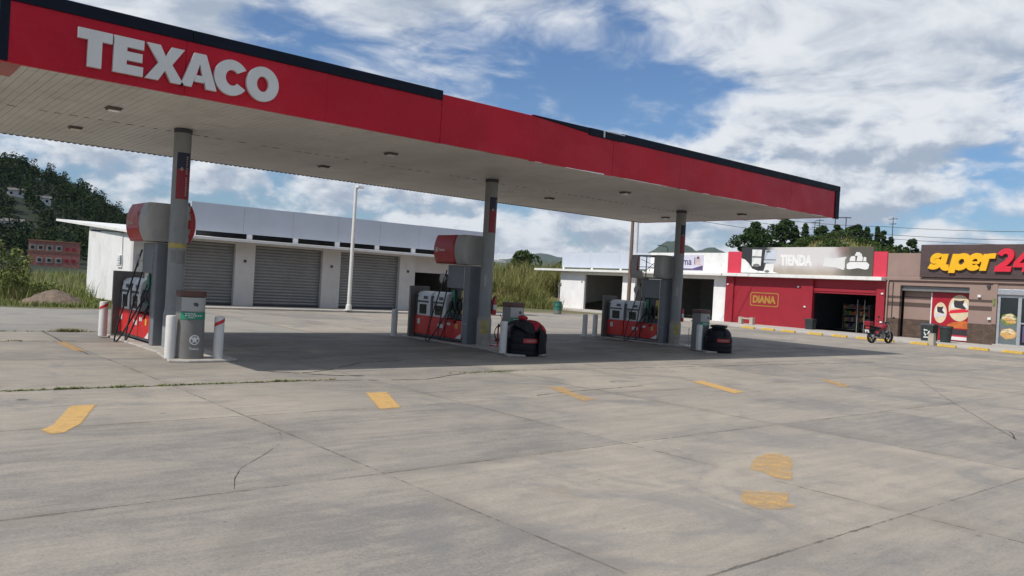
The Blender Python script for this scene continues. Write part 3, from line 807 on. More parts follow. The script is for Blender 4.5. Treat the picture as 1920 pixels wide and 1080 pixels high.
def valance(t, broken):
    rings = valance_pts(); n = len(rings[0]); vs = [p for r_ in rings for p in r_]
    fs = grid_faces(n, len(rings), True)
    def cen(f): return [sum(vs[i][c] for i in f) / len(f) for c in range(3)]
    def red(c): return (c[0] < 0 and c[1] > VL * .30) or (c[0] > 0 and c[1] < VL * .70 and c[0] > .42)
    grey = []; rd = []; wh = []
    for f in fs:
        c = cen(f)
        if broken:
            if abs(c[0]) > .3 and .34 < c[1] < 1.28 and not (c[0] < 0 and c[1] > 1.0 and c[2] < 2.75): continue
            if c[0] < 0 and c[1] > 1.62: rd.append(f); continue
            if c[0] > .1 and c[1] > .45: continue
            if c[0] > 0 and red(c): rd.append(f); continue
            if c[1] > 1.70 and c[0] > -.35: continue
            grey.append(f); continue
        if red(c): rd.append(f)
        elif (not broken) and t.get('faded') and c[0] < 0 and .12 < c[1] <= VL * .31: wh.append(f)
        else: grey.append(f)
    top = tuple(range((len(rings) - 1) * n, len(rings) * n)); bot = tuple(range(n - 1, -1, -1))
    far_ = [f for f in grey if cen(f)[1] > .8] if broken else []
    mb = MB(); mb.add(vs, [f for f in grey if f not in far_] + ([top, bot] if not broken else []))
    v = mb.build('valance', m_valance, t, smooth=35)
    if far_:
        mb = MB(); mb.add(vs, far_); mb.build('torn_end', m_valance, v, smooth=35)
    fd = [f for f in rd if t.get('faded') and cen(f)[0] < 0 and cen(f)[2] > VZ0 + .34]
    rd = [f for f in rd if f not in fd]
    mb = MB(); mb.add(vs, rd); rp = mb.build('red_panel', m_valance_r, v, smooth=35)
    if fd:
        mb = MB(); mb.add(vs, fd); mb.build('faded_panel', m_valance_f, v, smooth=35)
    if wh:
        mb = MB(); mb.add(vs, wh); mb.build('white_band', m_binpanel, v, smooth=35)
    for ob in [v, rp]:
        so_ = ob.modifiers.new('sheet', 'SOLIDIFY'); so_.thickness = .012; so_.offset = -1
    # frame
    mb = MB()
    for z in (VZ0 + .02, VZ1 - .02):
        for sx in (-1, 1): mb.box(sx * .47 - .02, .12, z - .02, sx * .47 + .02, VL - .12, z + .02)
        for y in (.14, VL / 2, VL - .14): mb.box(-.45, y - .02, z - .018, .45, y + .02, z + .018)
    if broken:
        for sx in (-1, 1):
            mb.box(sx * .50 - .012, .2, 2.93, sx * .50 + .012, VL - .2, 2.955)
            for y in (.36, .9, 1.27): mb.box(sx * .47 - .015, y - .015, VZ0, sx * .47 + .015, y + .015, VZ1)
            mb.tube([(sx * .47, .4, 3.18), (sx * .47, 1.2, 2.6)], .014, 6)
            mb.tube([(sx * .44, .5, 3.0), (sx * .44, 1.2, 3.25)], .010, 6)
    mb.build('valance_frame', m_frame, v)
    return v

def side(sx):  # text/marks on the -X (sx=-1) or +X (sx=1) face
    return (lambda x0, y0, z0: (lambda a, b, c: (x0 + sx * c, y0 + sx * a, z0 + b)))

def star_pts(r, n=5, k=.40, a0=90):
    return [((r if i % 2 == 0 else r * k) * math.cos(R(a0 + 180 / n * i)), (r if i % 2 == 0 else r * k) * math.sin(R(a0 + 180 / n * i))) for i in range(2 * n)]
def emblem(mb, cx, cy, r, T, m_ring=0):
    """round emblem: ring with a five-pointed star"""
    t = lambda a, b, c: T(a + cx, b + cy, c)
    mb.ribbon(ellipse(0, 0, r, r, 32), ellipse(0, 0, r * .82, r * .82, 32), 0, .003, True, m_ring, t)
    mb.prism(star_pts(r * .84), 0, .003, m_ring, t)

def pump(x, y, label, faded=False, broken=False):
    t = thing('fuel_pump', label, 'fuel pump', (x, y, .055), 0, 'fuel pumps under the canopy')
    if faded: t['faded'] = 1
    hw = .31
    mb = MB(); mb.box(-hw, 0, 0, hw, .26, 2.46); ep = mb.build('end_pillar', m_disp_g, t, bevel=.02)
    mb = MB(); mb.box(-hw - .004, .02, .62, hw + .004, .24, .632); mb.box(-hw - .006, .262, .2, -hw + .03, .285, 2.46); mb.build('edge_strip', m_steel, ep)
    mb = MB(); mb.box(-hw + .03, .30, 1.72, hw - .03, 1.22, 2.46); mb.build('hose_box', m_disp_g, t, bevel=.02)
    mb = MB(); mb.box(-.14, .30, .72, .14, 1.16, 1.718); mb.build('nozzle_bay', m_disp_d, t)
    mb = MB(); mb.box(-hw + .02, .29, .06, hw - .02, 3.0, .115); mb.build('plinth', m_disp_d, t)
    for (a, b) in ((.30, 1.17), (1.21, 2.06), (2.10, 2.98)):
        mb = MB(); mb.box(-hw, a, .118, hw, b, .74 if a > .5 else .70); mb.build('lower_cabinet', m_disp_r, t, bevel=.015)
    # white corner triangle decals on the nearest cabinet
    for sx in (-1, 1):
        mb = MB(); mb.add([(sx * (hw + .003), .31, .13), (sx * (hw + .003), .62, .13), (sx * (hw + .003), .31, .30)], [(0, 1, 2) if sx > 0 else (2, 1, 0)])
        mb.build('white_flash', m_disp_w, t)
    # two heads with a rounded top
    for a, b in ((1.23, 2.04), (2.12, 2.96)):
        prof = [(-hw + .02, .742), (hw - .02, .742), (hw - .02, 1.30), (hw - .06, 1.46), (hw - .14, 1.54), (0, 1.57), (-hw + .14, 1.54), (-hw + .06, 1.46), (-hw + .02, 1.30)]
        mb = MB(); mb.prism(prof, 0, b - a, 0, lambda p_, q_, r_: (p_, b - r_, q_))
        hd = mb.build('pump_head', m_disp_w, t, bevel=.015)
        for sx in (-1, 1):
            f = hw - .016
            mb = MB(); mb.box(sx * f, a + .22, .80, sx * (f + .012), b - .22, 1.12); mb.build('screen', m_screen, hd)
            mb = MB(); mb.box(sx * f, a + .10, 1.18, sx * (f + .008), b - .10, 1.24)
            mb.build('keypad', m_disp_d, hd)
        mb = MB(); mb.box(-hw - .005, b - .07, .76, hw + .005, b + .03, 1.42); mb.build('divider', m_disp_d, hd)
    # nozzles and hoses on both faces
    for sx in (-1, 1):
        for q, (yy_, mm) in enumerate(((.46, m_gold), (.72, m_black), (.98, m_green))):
            mb = MB(); mb.box(sx * .15, yy_ - .075, .92, sx * .20, yy_ + .075, 1.66 if q != 1 else 1.40); hk = mb.build('nozzle_boot', mm, t, bevel=.015)
            mb = MB()
            X = sx * .25
            mb.tube([(X, yy_, 1.30), (X + sx * .02, yy_, 1.18), (X + sx * .03, yy_ - .01, 1.02)], [.045, .070, .055], 8)
            mb.tube([(X, yy_, 1.30), (X - sx * .04, yy_, 1.42), (X - sx * .08, yy_, 1.46)], .016, 8)
            mb.tube([(X + sx * .02, yy_, 1.20), (X + sx * .10, yy_, 1.12), (X + sx * .09, yy_, 1.0), (X + sx * .03, yy_, .98)], .010, 6)
            mb.build('nozzle', m_black, hk, smooth=50)
        k = 0
        for (ya, yb, low, out) in ((1.20, .98, .06, .34), (1.9, 1.05, -.02, .46)):
            top = (sx * (hw - .03), ya, 1.74); end = (sx * .29, yb, 1.02)
            if ya > 1.5: top = (sx * (hw - .02), 1.27, 2.3)
            cz = (low - .125 * (top[2] + end[2])) / .75
            yo = .62 if ya > 1.5 else (.10 if k == 0 else -.06)
            c1 = (top[0] + sx * out * 1.3, top[1] + yo * .9, cz); c2 = (end[0] + sx * out * 1.3, end[1] + (yo * 1.1 if ya > 1.5 else 0) - .04, cz)
            pts = []
            for i in range(33):
                u = i / 32; w0, w1, w2, w3 = (1 - u) ** 3, 3 * u * (1 - u) ** 2, 3 * u * u * (1 - u), u ** 3
                pts.append(tuple(top[c] * w0 + c1[c] * w1 + c2[c] * w2 + end[c] * w3 for c in range(3)))
            mb = MB(); mb.tube(pts, .021, 7); mb.build('hose', m_black, t, smooth=60); k += 1
        mb = MB(); mb.prism(ellipse(0, 0, .17, .17, 24), 0, .012, 0, lambda a, b, c: (sx * (hw + .03 + c), 1.42 + a, 2.02 + b)); mb.box(sx * (hw - .04), 1.2, 2.01, sx * (hw + .028), 1.3, 2.03)
        mb.build('round_plate', m_valance, t, smooth=50)
    for sx in (-1, 1):
        for (ya, za, wy, wz, mm) in ((2.30, 1.30, .22, .10, m_disp_d), (1.40, 1.30, .22, .10, m_disp_d), (1.74, .86, .20, .34, m_binpanel), (1.30, .40, .30, .12, m_disp_w), (2.66, .45, .14, .18, m_disp_w), (.50, .44, .12, .16, m_gold), (.90, .52, .20, .09, m_disp_w)):
            f = hw + .002 if za < .75 else hw - .014
            mb = MB(); mb.box(sx * f, ya, za, sx * (f + .006), ya + wy, za + wz); q_ = mb.build('sticker', mm, t)
        for (ya, zb_, l_) in ((.36, 1.30, .30), (1.08, 1.25, .34)):
            mb = MB(); mb.box(sx * .145, ya, zb_, sx * .16, ya + .10, zb_ + l_); mb.build('price_card', m_binpanel, t)
        mb = MB(); mb.tube([(sx * .16, .62, .95), (sx * .30, .60, .82), (sx * .34, .66, .60), (sx * .30, .80, .72), (sx * .17, .85, .95)], .02, 7); mb.build('hose', m_black, t, smooth=60)
    mb = MB(); mb.tube([(-.25, 1.25, 2.46), (-.25, 1.25, 1.6)], .012, 6); mb.tube([(.22, 1.25, 2.46), (.22, 1.25, 1.6)], .012, 6); mb.build('conduit', m_steel, t)
    mb = MB(); mb.box(-.47, 3.06, 0, .30, 3.17, 1.72); mb.build('end_panel', m_slab, t, bevel=.012)
    v = valance(t, broken)
    if not broken:
        # emblem and name on the red part of the faces
        for sx in (-1,):
            mb = MB(); T = side(sx)(sx * (VW - .002), 1.56 if sx < 0 else .2, 2.90)
            T2 = (lambda T_: lambda a, b, c: T_(a, b, c))(T)
            emblem(mb, .10, .04, .085, T2)
            fit_text(mb, 'Texaco', .36, .09, lambda a, b, c: T2(a + .21, b, c), 0, off=.01, depth=.003)
            mb.build('panel_lettering', m_ink if not faded else m_valance, v)
            mb = MB(); T3 = side(sx)(sx * (VW - .004), .62, 3.06)
            mb.prism([(0, 0), (.05, 0), (.05, .08), (.09, .12), (.05, .17), (0, .14)], 0, .003, 0, T3); mb.prism([(.005, -.09), (.05, -.09), (.05, -.03), (.005, -.03)], 0, .003, 0, T3)
            mb.build('red_mark', m_valance_r, v)
    return t
pump(6.20, 20.22, 'fuel pump at left under a faded red and grey valance, beside the grey bin', faded=True)
pump(15.57, 20.22, 'middle fuel pump under a red and grey valance, hoses looping to the ground')
pump(25.12, 20.22, 'farthest fuel pump with a torn valance showing its bare frame', broken=True)

# ------------------------------------------------------------------ bollards
def bollard(x, y, label, stripe=0, z=.055):
    t = thing('bollard', label, 'bollard', (x, y, z), 0, 'white bollards round the pump islands')
    mb = MB(); mb.lathe([(.104, 0), (.104, .86), (.096, .893), (.07, .90)], 28); mb.build('post', m_white, t, smooth=40)
    if stripe:
        vs = []; fs = []
        n = 16
        for k in range(n + 1):
            a = R(-80) + R(160) * k / n
            for rr in (.1045, .107):
                for dz_ in (0, .075): vs.append((rr * math.sin(a), -rr * math.cos(a), .68 + .14 * (k / n) * (1 if stripe > 0 else 1) + dz_))
        for k in range(n):
            a, b = 4 * k, 4 * (k + 1)
            fs += [(a + 2, b + 2, b + 3, a + 3), (a, a + 1, b + 1, b), (a + 1, a + 3, b + 3, b + 1), (a, b, b + 2, a + 2)]
        mb = MB(); mb.add(vs, fs); mb.build('stripe', m_bolred, t)
    return t
bollard(5.46, 17.5, 'plain white bollard in front of the left grey column')
bollard(6.42, 17.35, 'white bollard with a red slanted stripe right of the grey bin', 1)
bollard(5.47, 23.05, 'white bollard with a red slanted stripe at the far end of the left pump', 1)
bollard(14.55, 17.55, 'plain white bollard left of the middle grey bin and black tank')
bollard(14.55, 23.35, 'white bollard at the far end of the middle pump')
bollard(23.6, 17.6, 'plain white bollard left of the right-hand black tank')
bollard(23.6, 23.3, 'left white bollard of the pair at the far end of the right-hand pump')
bollard(24.40, 23.5, 'right white bollard of the far pair, touching the right-hand pump cabinet')

# ------------------------------------------------------------------ grey waste and towel stations
def station(x, y, rz, label):
    t = thing('waste_bin', label, 'bin', (x, y, .055), rz, 'grey waste bins at the island ends')
    prof = [(-.265, 0), (.265, 0), (.262, .4), (.245, .95), (.25, 1.30), (-.25, 1.30), (-.245, .95), (-.262, .4)]
    mb = MB()
    # gently bowed front
    n = 9
    lv = [(.27, 0), (.268, .4), (.25, .95), (.252, 1.30)]
    rings = []
    for hw, z in lv:
        ring = [(-hw + 2 * hw * k / (n - 1), -.15 - .125 * (1 - abs(2 * k / (n - 1) - 1) ** 2.4), z) for k in range(n)]
        ring += [(hw, .22, z), (-hw, .22, z)]
        rings.append(ring)
    nn = n + 2
    vs = [p for r_ in rings for p in r_]
    mb.add(vs, grid_faces(nn, 4, True) + [tuple(range(3 * nn, 4 * nn)), tuple(range(nn - 1, -1, -1))])
    mb.build('body', m_bin, t, smooth=35, bevel=.01)
    F = lambda a, b, c: (a, -.277 - c + .125 * abs(a / .258) ** 2.4, b)
    def plate(name, z0, z1, m, hw=.245, d_=.004):
        mb = MB(); k = 9
        vs = []
        for i in range(k):
            a = -hw + 2 * hw * i / (k - 1)
            for c in (0, d_):
                for z in (z0, z1): vs.append(F(a, z, c))
        fs = []
        for i in range(k - 1):
            a, b = 4 * i, 4 * i + 4
            fs += [(a + 2, b + 2, b + 3, a + 3), (a, a + 1, b + 1, b), (a + 1, a + 3, b + 3, b + 1), (a, b, b + 2, a + 2)]
        mb.add(vs, fs); return mb.build(name, m, t)
    plate('upper_panel', 1.0, 1.29, m_binpanel)
    g = plate('green_band', .83, .98, m_bingr, .252, .006)
    mb = MB(); rr = random.Random(5)
    for row, (xa, xb) in enumerate(((-.18, .02), (-.18, .16), (-.12, .0))):
        xx = xa
        while xx < xb:
            w_ = rr.uniform(.015, .05); mb.add([F(xx, .94 - row * .04, .008), F(min(xx + w_, xb), .94 - row * .04, .008), F(min(xx + w_, xb), .958 - row * .04, .008), F(xx, .958 - row * .04, .008)], [(0, 1, 2, 3)]); xx += w_ + .012
    mb.build('band_lettering', m_ink, g)
    fr_ = [(-.265 + .53 * k / 10, -.16 - .13 * (1 - abs(2 * k / 10 - 1) ** 2.4)) for k in range(11)]
    mb = MB(); mb.prism(fr_ + [(.265, .235), (-.265, .235)], 1.305, 1.43)
    mb.build('cap', m_binlid, t, bevel=.015)
    mb = MB(); emblem(mb, .03, .40, .105, F)
    mb.prism([(-.052, .43), (.112, .43), (.112, .452), (.044, .452), (.044, .452), (-.052, .452)][:4] + [(-.052, .452)], .0032, .005, 0, F)
    mb.build('star_emblem', m_ink, t)
    mb = MB(); fit_text(mb, 'Texaco', .20, .055, lambda a, b, c: F(a - .075, b + .19, c), 0, off=.01, depth=.003); mb.build('name', m_ink, t)
    mb = MB(); mb.prism([(-.02, 1.12), (.06, 1.10), (.08, 1.16), (.03, 1.19), (-.03, 1.18)], .005, .007, 0, F); mb.build('pictogram', m_disp_d, t)
    return t
station(5.87, 17.55, R(-3), 'grey waste bin with round star emblem beside the left pump')
station(15.22, 17.95, R(-3), 'grey waste bin standing behind the cloth-draped black tank')
station(24.15, 17.95, R(-3), 'grey waste bin standing behind the right-hand black tank')

# ------------------------------------------------------------------ black water tanks
def tank(x, y, label, rz):
    t = thing('water_tank', label, 'tank', (x, y, .0), rz, 'black plastic tanks')
    prof = [(.47, 0), (.487, .02), (.488, .12), (.484, .135), (.484, .15), (.489, .165), (.489, .32), (.485, .335), (.485, .35), (.489, .365), (.488, .48), (.478, .53), (.455, .58)]
    n = 9
    for k in range(n + 1):
        a = R(90) * k / n; prof.append((.25 + .205 * math.cos(a), .58 + .26 * math.sin(a)))
    prof += [(.24, .85), (.24, .90)]
    mb = MB(); mb.lathe(prof, 48); mb.build('body', m_tank, t, smooth=40)
    mb = MB(); mb.lathe([(.29, .89), (.30, .90), (.30, .945), (.28, .965), (.10, .985)], 36); mb.build('lid', m_tank, t, smooth=40)
    mb = MB()      # moulded ridges on the shoulder
    for k in range(4):
        a = 2 * PI * k / 4 + .5
        pts = [(math.cos(a) * (.26 + .205 * math.cos(R(q))), math.sin(a) * (.26 + .205 * math.cos(R(q))), .585 + .25 * math.sin(R(q))) for q in range(0, 91, 15)]
        mb.tube(pts, .035, 8)
    mb.build('shoulder_rib', m_tank, t, smooth=60)
    mb = MB(); v, f = arc_plate(.491, R(-8), R(48), .385, .505); mb.add(v, f); lb = mb.build('red_label', m_tlabel, t, smooth=40)
    mb = MB(); mb.add(*arc_plate(.4955, R(2), R(38), .43, .46, 8, .002))
    mb.build('label_lettering', m_frame, lb)
    return t
tank(15.18, 17.42, 'squat black plastic tank half covered by a black and red cloth', R(-32))
tank(24.28, 17.28, 'squat black plastic tank with lid uncovered, beside the third pump', R(-50))
# cloth thrown over the first tank
cl = thing('draped_cloth', 'black and red cloth draped over the black tank', 'cloth', (15.18, 17.42, 0))
def cloth_pt(a, r):
    """a: angle from +X; r: arc distance from the lid centre"""
    fold = .030 * math.sin(a * 9 + r * 4) + .018 * math.sin(a * 17 + 2)
    if r < .30: return (r * math.cos(a), r * math.sin(a), 1.0 + .02 * math.sin(a * 5) - r * .08)
    k = min(1, (r - .30) / .38)
    R_ = .30 + .30 * math.sin(k * PI / 2) + fold * k
    z = .97 - .36 * (1 - math.cos(k * PI / 2)) + .02 * math.sin(a * 7 + r * 9)
    if r > .68:
        z -= (r - .68); R_ += (r - .68) * .12 + fold * .6
    return (R_ * math.cos(a), R_ * math.sin(a), max(z, .02 + .01 * math.sin(a * 13)))
na, nr = 60, 26
def cloth(name, a0, a1, rfun, m, lift=0., par=cl):
    vs = []
    for j in range(nr):
        for i in range(na):
            a = a0 + (a1 - a0) * i / (na - 1); rr_ = rfun(a) * j / (nr - 1) if par is cl else .12 + (rfun(a) - .12) * j / (nr - 1)
            x, y, z = cloth_pt(a, rr_); k = 1 + lift / max(.3, math.hypot(x, y)); vs.append((x * k, y * k, z + lift))
    mb = MB(); mb.add(vs, grid_faces(na, nr, False))
    o = mb.build(name, m, par, smooth=60)
    s_ = o.modifiers.new('thick', 'SOLIDIFY'); s_.thickness = .012; s_.offset = 1
    return o
VD = math.atan2(-17.42, -15.18)        # towards the viewer's side of the station
ck = cloth('black_part', VD + R(52), VD + R(190), lambda a: 1.18 + .06 * math.sin(a * 3), m_cloth_k)
cloth('black_corner', VD - R(75), VD + R(52), lambda a: .56 + .09 * math.sin(a * 3 + 1) , m_cloth_k, .003)
cloth('red_part', VD + R(34), VD + R(122), lambda a: .56 + .07 * math.sin(a * 6), m_cloth_r, .016, ck)
mb = MB()
vs = []
for j in range(8):
    for i in range(16):
        a = 2 * PI * i / 16; ph = PI * j / 7
        rr_ = .13 * (1 + .25 * math.sin(3 * a + j)); vs.append((rr_ * math.sin(ph) * math.cos(a) - .05, rr_ * math.sin(ph) * math.sin(a) + .02, 1.06 + .085 * math.cos(ph)))
mb.add(vs, grid_faces(16, 8, True)); mb.build('red_bunched_end', m_cloth_r, cl, smooth=60)

# ------------------------------------------------------------------ extinguishers, air hose, stand
def extinguisher(x, y, z, label, sc_=1.):
    t = thing('fire_extinguisher', label, 'extinguisher', (x, y, z), 0, 'red fire extinguishers on the columns')
    mb = MB(); mb.lathe([(.03, 0), (.078, .012), (.08, .04), (.08, .40), (.07, .45), (.035, .50), (.028, .53)], 20); mb.build('cylinder', m_ext, t, smooth=40)
    mb = MB(); mb.box(-.03, -.02, .53, .03, .02, .58); mb.tube([(0, 0, .57), (.06, -.06, .60), (.10, -.10, .59)], .012, 6); mb.tube([(0, 0, .55), (.07, -.08, .53)], .010, 6); mb.build('valve', m_black, t)
    mb = MB(); mb.tube([(0, 0, .56), (-.07, -.03, .54), (-.10, -.05, .40), (-.09, -.05, .20), (-.085, -.05, .12)], .012, 7); mb.build('hose', m_black, t, smooth=60)
    mb = MB(); mb.add(*arc_plate(.081, R(-60), R(60), .16, .32)); mb.build('label', m_disp_w, t, smooth=40)
    return t
extinguisher(15.86, 19.68, 1.02, 'red fire extinguisher hung on the middle column above the air hose')
extinguisher(25.43, 19.85, .92, 'red fire extinguisher hung on the farthest column')
t = thing('air_hose', 'coiled black air hose on a small red stand by the middle column', 'air hose', (15.98, 19.55, .055))
mb = MB(); mb.box(-.20, -.12, 0, .20, .12, .035); mb.box(-.02, -.02, .03, .02, .02, .70); mb.box(-.10, -.03, .14, .10, .03, .22); mb.build('stand', m_ext, t, bevel=.006)
mb = MB()
for k in range(4):
    rr_ = .20 + .012 * k; mb.tube([(rr_ * math.cos(q) * .8 - .02, -.05 - .012 * k, .42 + rr_ * math.sin(q)) for q in [2 * PI * i / 28 for i in range(29)]], .013, 7)
mb.build('coil', m_black, t, smooth=60)
mb = MB(); mb.tube([(0, -.05, .63), (.08, -.06, .85), (.02, -.02, 1.0)], .012, 7); mb.build('hose_end', m_black, t, smooth=60)
t = thing('metal_rack', 'thin empty metal rack standing right of the farthest column', 'rack', (25.0, 18.9, .055), R(-30))
mb = MB()
for x_ in (-.2, 0, .2): mb.tube([(x_, 0, 0), (x_, 0, .62), (x_ + .03, .02, .68), (x_, .05, .62)], .014, 6)
mb.box(-.34, -.18, 0, .34, .18, .02); mb.tube([(-.2, 0, .12), (.2, 0, .12)], .012, 6)
mb.build('frame', m_steel, t)
# ------------------------------------------------------------------ shop row (faces the canopy's long left side)
ALPHA = .077
S0 = Vector((50.19, 15, 0)); SD = Vector((math.sin(ALPHA), math.cos(ALPHA), 0)); ND = Vector((-math.cos(ALPHA), math.sin(ALPHA), 0))
RZ = PI / 2 - ALPHA
def SW(s, y, z=0.): return S0 + SD * s + ND * y + Vector((0, 0, z))   # s along the facade, y out towards the forecourt
def shop_thing(name, label, cat, s, y=0., z=0., group=None): return thing(name, label, cat, SW(s, y, z), RZ, group)
def TF(s, z, y=0.): return lambda a, b, c: (s - a, y + c, z + b)      # lettering on the facade, read from the forecourt
WK = .12
mb = MB(); mb.box(-8, -.4, -.1, 17.2, 4.75, WK); mb.box(17.2, -.4, -.1, 44.5, 2.6, WK)
o = mb.build('shop_pavement', m_floor, bevel=.02); o.location = S0; o.rotation_euler = (0, 0, RZ); tag(o, kind='structure')
DEP = 9.

# --- white shop unit (two dark open bays)
sc0 = 31.4
t = shop_thing('shop_building', 'white shop building with two dark open bays and a blank white parapet', 'building', sc0)
def B(): return OMB((sc0, 0, 0))
m1 = m_wall_w
def wallbox(mb, s0, s1, z0, z1, y0=-.22, y1=0.): mb.box(s0, y0, z0, s1, y1, z1)
mb = B()
for a, b in ((37.9, 41.4), (31.3, 32.85), (28.4, 29.7), (21.45, 22.7)): wallbox(mb, a, b, WK, 3.55)
for a, b in ((32.85, 37.9), (29.7, 31.3), (22.7, 28.4)): wallbox(mb, a, b, 3.30, 3.55, -.20, -.004)
mb.box(41.15, -DEP, WK, 41.4, -.222, 3.55)
mb.build('wall', m1, t)
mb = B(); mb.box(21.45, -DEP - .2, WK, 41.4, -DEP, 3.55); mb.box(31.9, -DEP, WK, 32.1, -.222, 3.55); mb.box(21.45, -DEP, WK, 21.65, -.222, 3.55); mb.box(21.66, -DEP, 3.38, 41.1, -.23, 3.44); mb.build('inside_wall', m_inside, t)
mb = B(); mb.box(21.45, -DEP, 3.56, 44.7, .75, 3.76); mb.build('eave', m_slabedge, t, bevel=.015)
mb = B(); mb.box(29.6, -.10, 3.94, 41.3, .02, 5.32); pp = mb.build('parapet', m_parapet, t)
mb = B(); mb.box(21.46, -.10, 3.763, 29.597, .02, 5.33); mb.build('parapet', m_wall_w, t)
for a in (29.75, 33.1, 36.9, 41.0):
    mb = B(); mb.box(a, -.08, 3.762, a + .22, 0, 3.938); mb.build('parapet_bracket', m_wall_w, t)
mb = B()
for a in (33.4, 37.2): mb.box(a, .021, 3.95, a + .012, .024, 5.31)
mb.build('panel_seam', m_frame, pp)
# poster board with lettering on the parapet
mb = B(); mb.box(23.85, .022, 3.95, 27.15, .06, 5.16); pb = mb.build('printed_board', m_lilac, t)
mb = B(); fit_text(mb, 'crema', 2.0, .40, TF(27.02, 4.35, .061), 0, off=.015, depth=.006); mb.build('board_lettering', m_violet, pb)
mb = B(); mb.box(23.86, .0605, 3.96, 27.14, .064, 4.08); mb.add([(24.9, .066, 4.08), (23.87, .066, 4.34), (23.87, .066, 4.0), (24.9, .066, 4.0)], [(0, 1, 2, 3)]); mb.build('board_stripe', m_violet, pb)
mb = B(); mb.prism([(-.32, -.35), (.28, -.35), (.24, .1), (.10, .35), (-.14, .38), (-.30, .05)], 0, .004, 0, TF(24.35, 4.70, .061)); mb.build('board_picture', m_skinp, pb)
mb = B(); mb.prism([(-.05, -.33), (.03, -.33), (.03, .25), (-.05, .25)], .004, .006, 0, TF(24.70, 4.72, .061)); mb.prism([(-.18, .12), (.14, .12), (.02, .33), (-.12, .30)], .004, .006, 0, TF(24.35, 4.72, .061)); mb.build('board_picture_detail', m_violet, pb)
mb = B(); mb.box(38.2, .001, 2.55, 38.32, .04, 2.68); mb.build('wall_lamp', m_disp_d, t)

# --- red shop
sc0 = 15.2
t = shop_thing('shop_building', 'deep red shop building with a smeared pale sign board and a dark open shopfront', 'building', sc0)
mb = B()
wallbox(mb, 14.05, 21.44, WK, 3.55); wallbox(mb, 9.5, 14.05, 2.62, 3.55); wallbox(mb, 8.86, 9.5, WK, 3.55)
wallbox(mb, 20.72, 21.44, WK, 3.55, .003, .14); wallbox(mb, 13.98, 14.9, WK, 3.55, .003, .16); wallbox(mb, 8.86, 9.42, WK, 3.55, .003, .14)
wallbox(mb, 9.5, 14.05, 2.75, 2.95, .0, .05)
mb.build('wall', m_redw, t)
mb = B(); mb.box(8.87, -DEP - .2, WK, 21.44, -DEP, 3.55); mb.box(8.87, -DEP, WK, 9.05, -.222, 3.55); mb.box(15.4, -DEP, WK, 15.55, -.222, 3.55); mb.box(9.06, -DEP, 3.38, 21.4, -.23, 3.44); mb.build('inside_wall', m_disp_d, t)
mb = B(); mb.box(8.87, -DEP, 3.56, 21.448, .62, 3.79); mb.build('eave', m_slabedge, t, bevel=.015)
for a, b in ((20.15, 21.445), (8.87, 9.78)):
    mb = B(); mb.box(a, -.1, 3.793, b, .05, 5.42); mb.build('red_end_panel', m_pink, t)
# sign board print: dark ends, pale smeared middle
m, ntt, bb = newmat('smeared_sign')
co = ntt.n('ShaderNodeTexCoord', out=3); x_, y_, z_ = ntt.sep(co)
xx = ntt.m('ADD', x_, ntt.m('MULTIPLY', ntt.m('SUBTRACT', ntt.noise(co, 1.3, 4, .6), .5), 1.0))
pale = ntt.m('MULTIPLY', ntt.ramp(xx, -4.1, -2.2), ntt.ramp(xx, 1.9, 3.0, 1, 0))
zed = ntt.m('ADD', z_, ntt.m('MULTIPLY', ntt.m('SUBTRACT', ntt.noise(co, 1.1, 4, .6), .5), .6))
c_ = ntt.mix(ntt.ramp(zed, 3.85, 4.7), (.34, .29, .23), (.60, .57, .56))
c_ = ntt.mix(ntt.m('MULTIPLY', ntt.ramp(xx, -2.2, -3.6), ntt.ramp(z_, 5.0, 5.5)), c_, (.42, .24, .22))
dk = ntt.mix(ntt.ramp(x_, -3., 3.5), (.085, .078, .060), (.030, .030, .032))
setin(ntt, bb, 'Base Color', ntt.mix(pale, dk, c_)); bb.inputs['Roughness'].default_value = .5
mb = B(); mb.box(9.783, -.12, 3.795, 20.147, .10, 5.72); sb = mb.build('sign_board', m, t, bevel=.01)
YS = .101
mb = B(); mb.prism([(0, 0), (3.3, 0), (2.9, .10), (1.5, .16), (1.0, .30), (.65, .70), (.3, .98), (0, 1.05)], 0, .008, 0, TF(20.13, 3.86, YS)); mb.build('white_wave', m_wall_w, sb)
mb = B(); mb.prism([(.02, 0), (.80, .02), (.85, 1.20), (.0, 1.22)], 0, .012, 0, TF(19.2, 4.35, YS)); q = mb.build('printed_pack', m_ink, sb)
mb = B(); mb.prism([(.02, .62), (.82, .60), (.84, .72), (.02, .74)], .012, .014, 0, TF(19.2, 4.35, YS)); mb.prism(ellipse(.42, .06, .3, .12, 14), .012, .014, 0, TF(19.2, 4.35, YS)); mb.build('pack_band', m_frame, q)
mb = B(); mb.prism([(.0, .0), (1.0, .0), (1.05, .9), (.1, .9)], 0, .012, 0, TF(18.15, 4.62, YS)); q = mb.build('printed_pack', m_parapet, sb)
mb = B(); mb.prism([(.02, .16), (1.0, .16), (1.01, .24), (.03, .24)], .012, .014, 0, TF(18.15, 4.62, YS)); mb.prism(ellipse(.35, .80, .22, .08, 12), .012, .014, 0, TF(18.15, 4.62, YS)); mb.build('pack_band', m_frame, q)
mb = B(); mb.prism([(.1, .0), (.95, .0), (1.0, .62), (.3, .62)], 0, .012, 0, TF(18.25, 3.93, YS)); q = mb.build('printed_pack', m_ink, sb)
mb = B(); mb.prism(ellipse(.42, .06, .22, .10, 12), .012, .014, 0, TF(18.25, 3.93, YS)); mb.build('pack_band', m_frame, q)
mb = B(); fit_text(mb, 'TIENDA', 2.55, .78, TF(16.75, 4.42, YS), 0, off=.05, depth=.010); mb.build('faded_lettering', m_wall_w, sb)
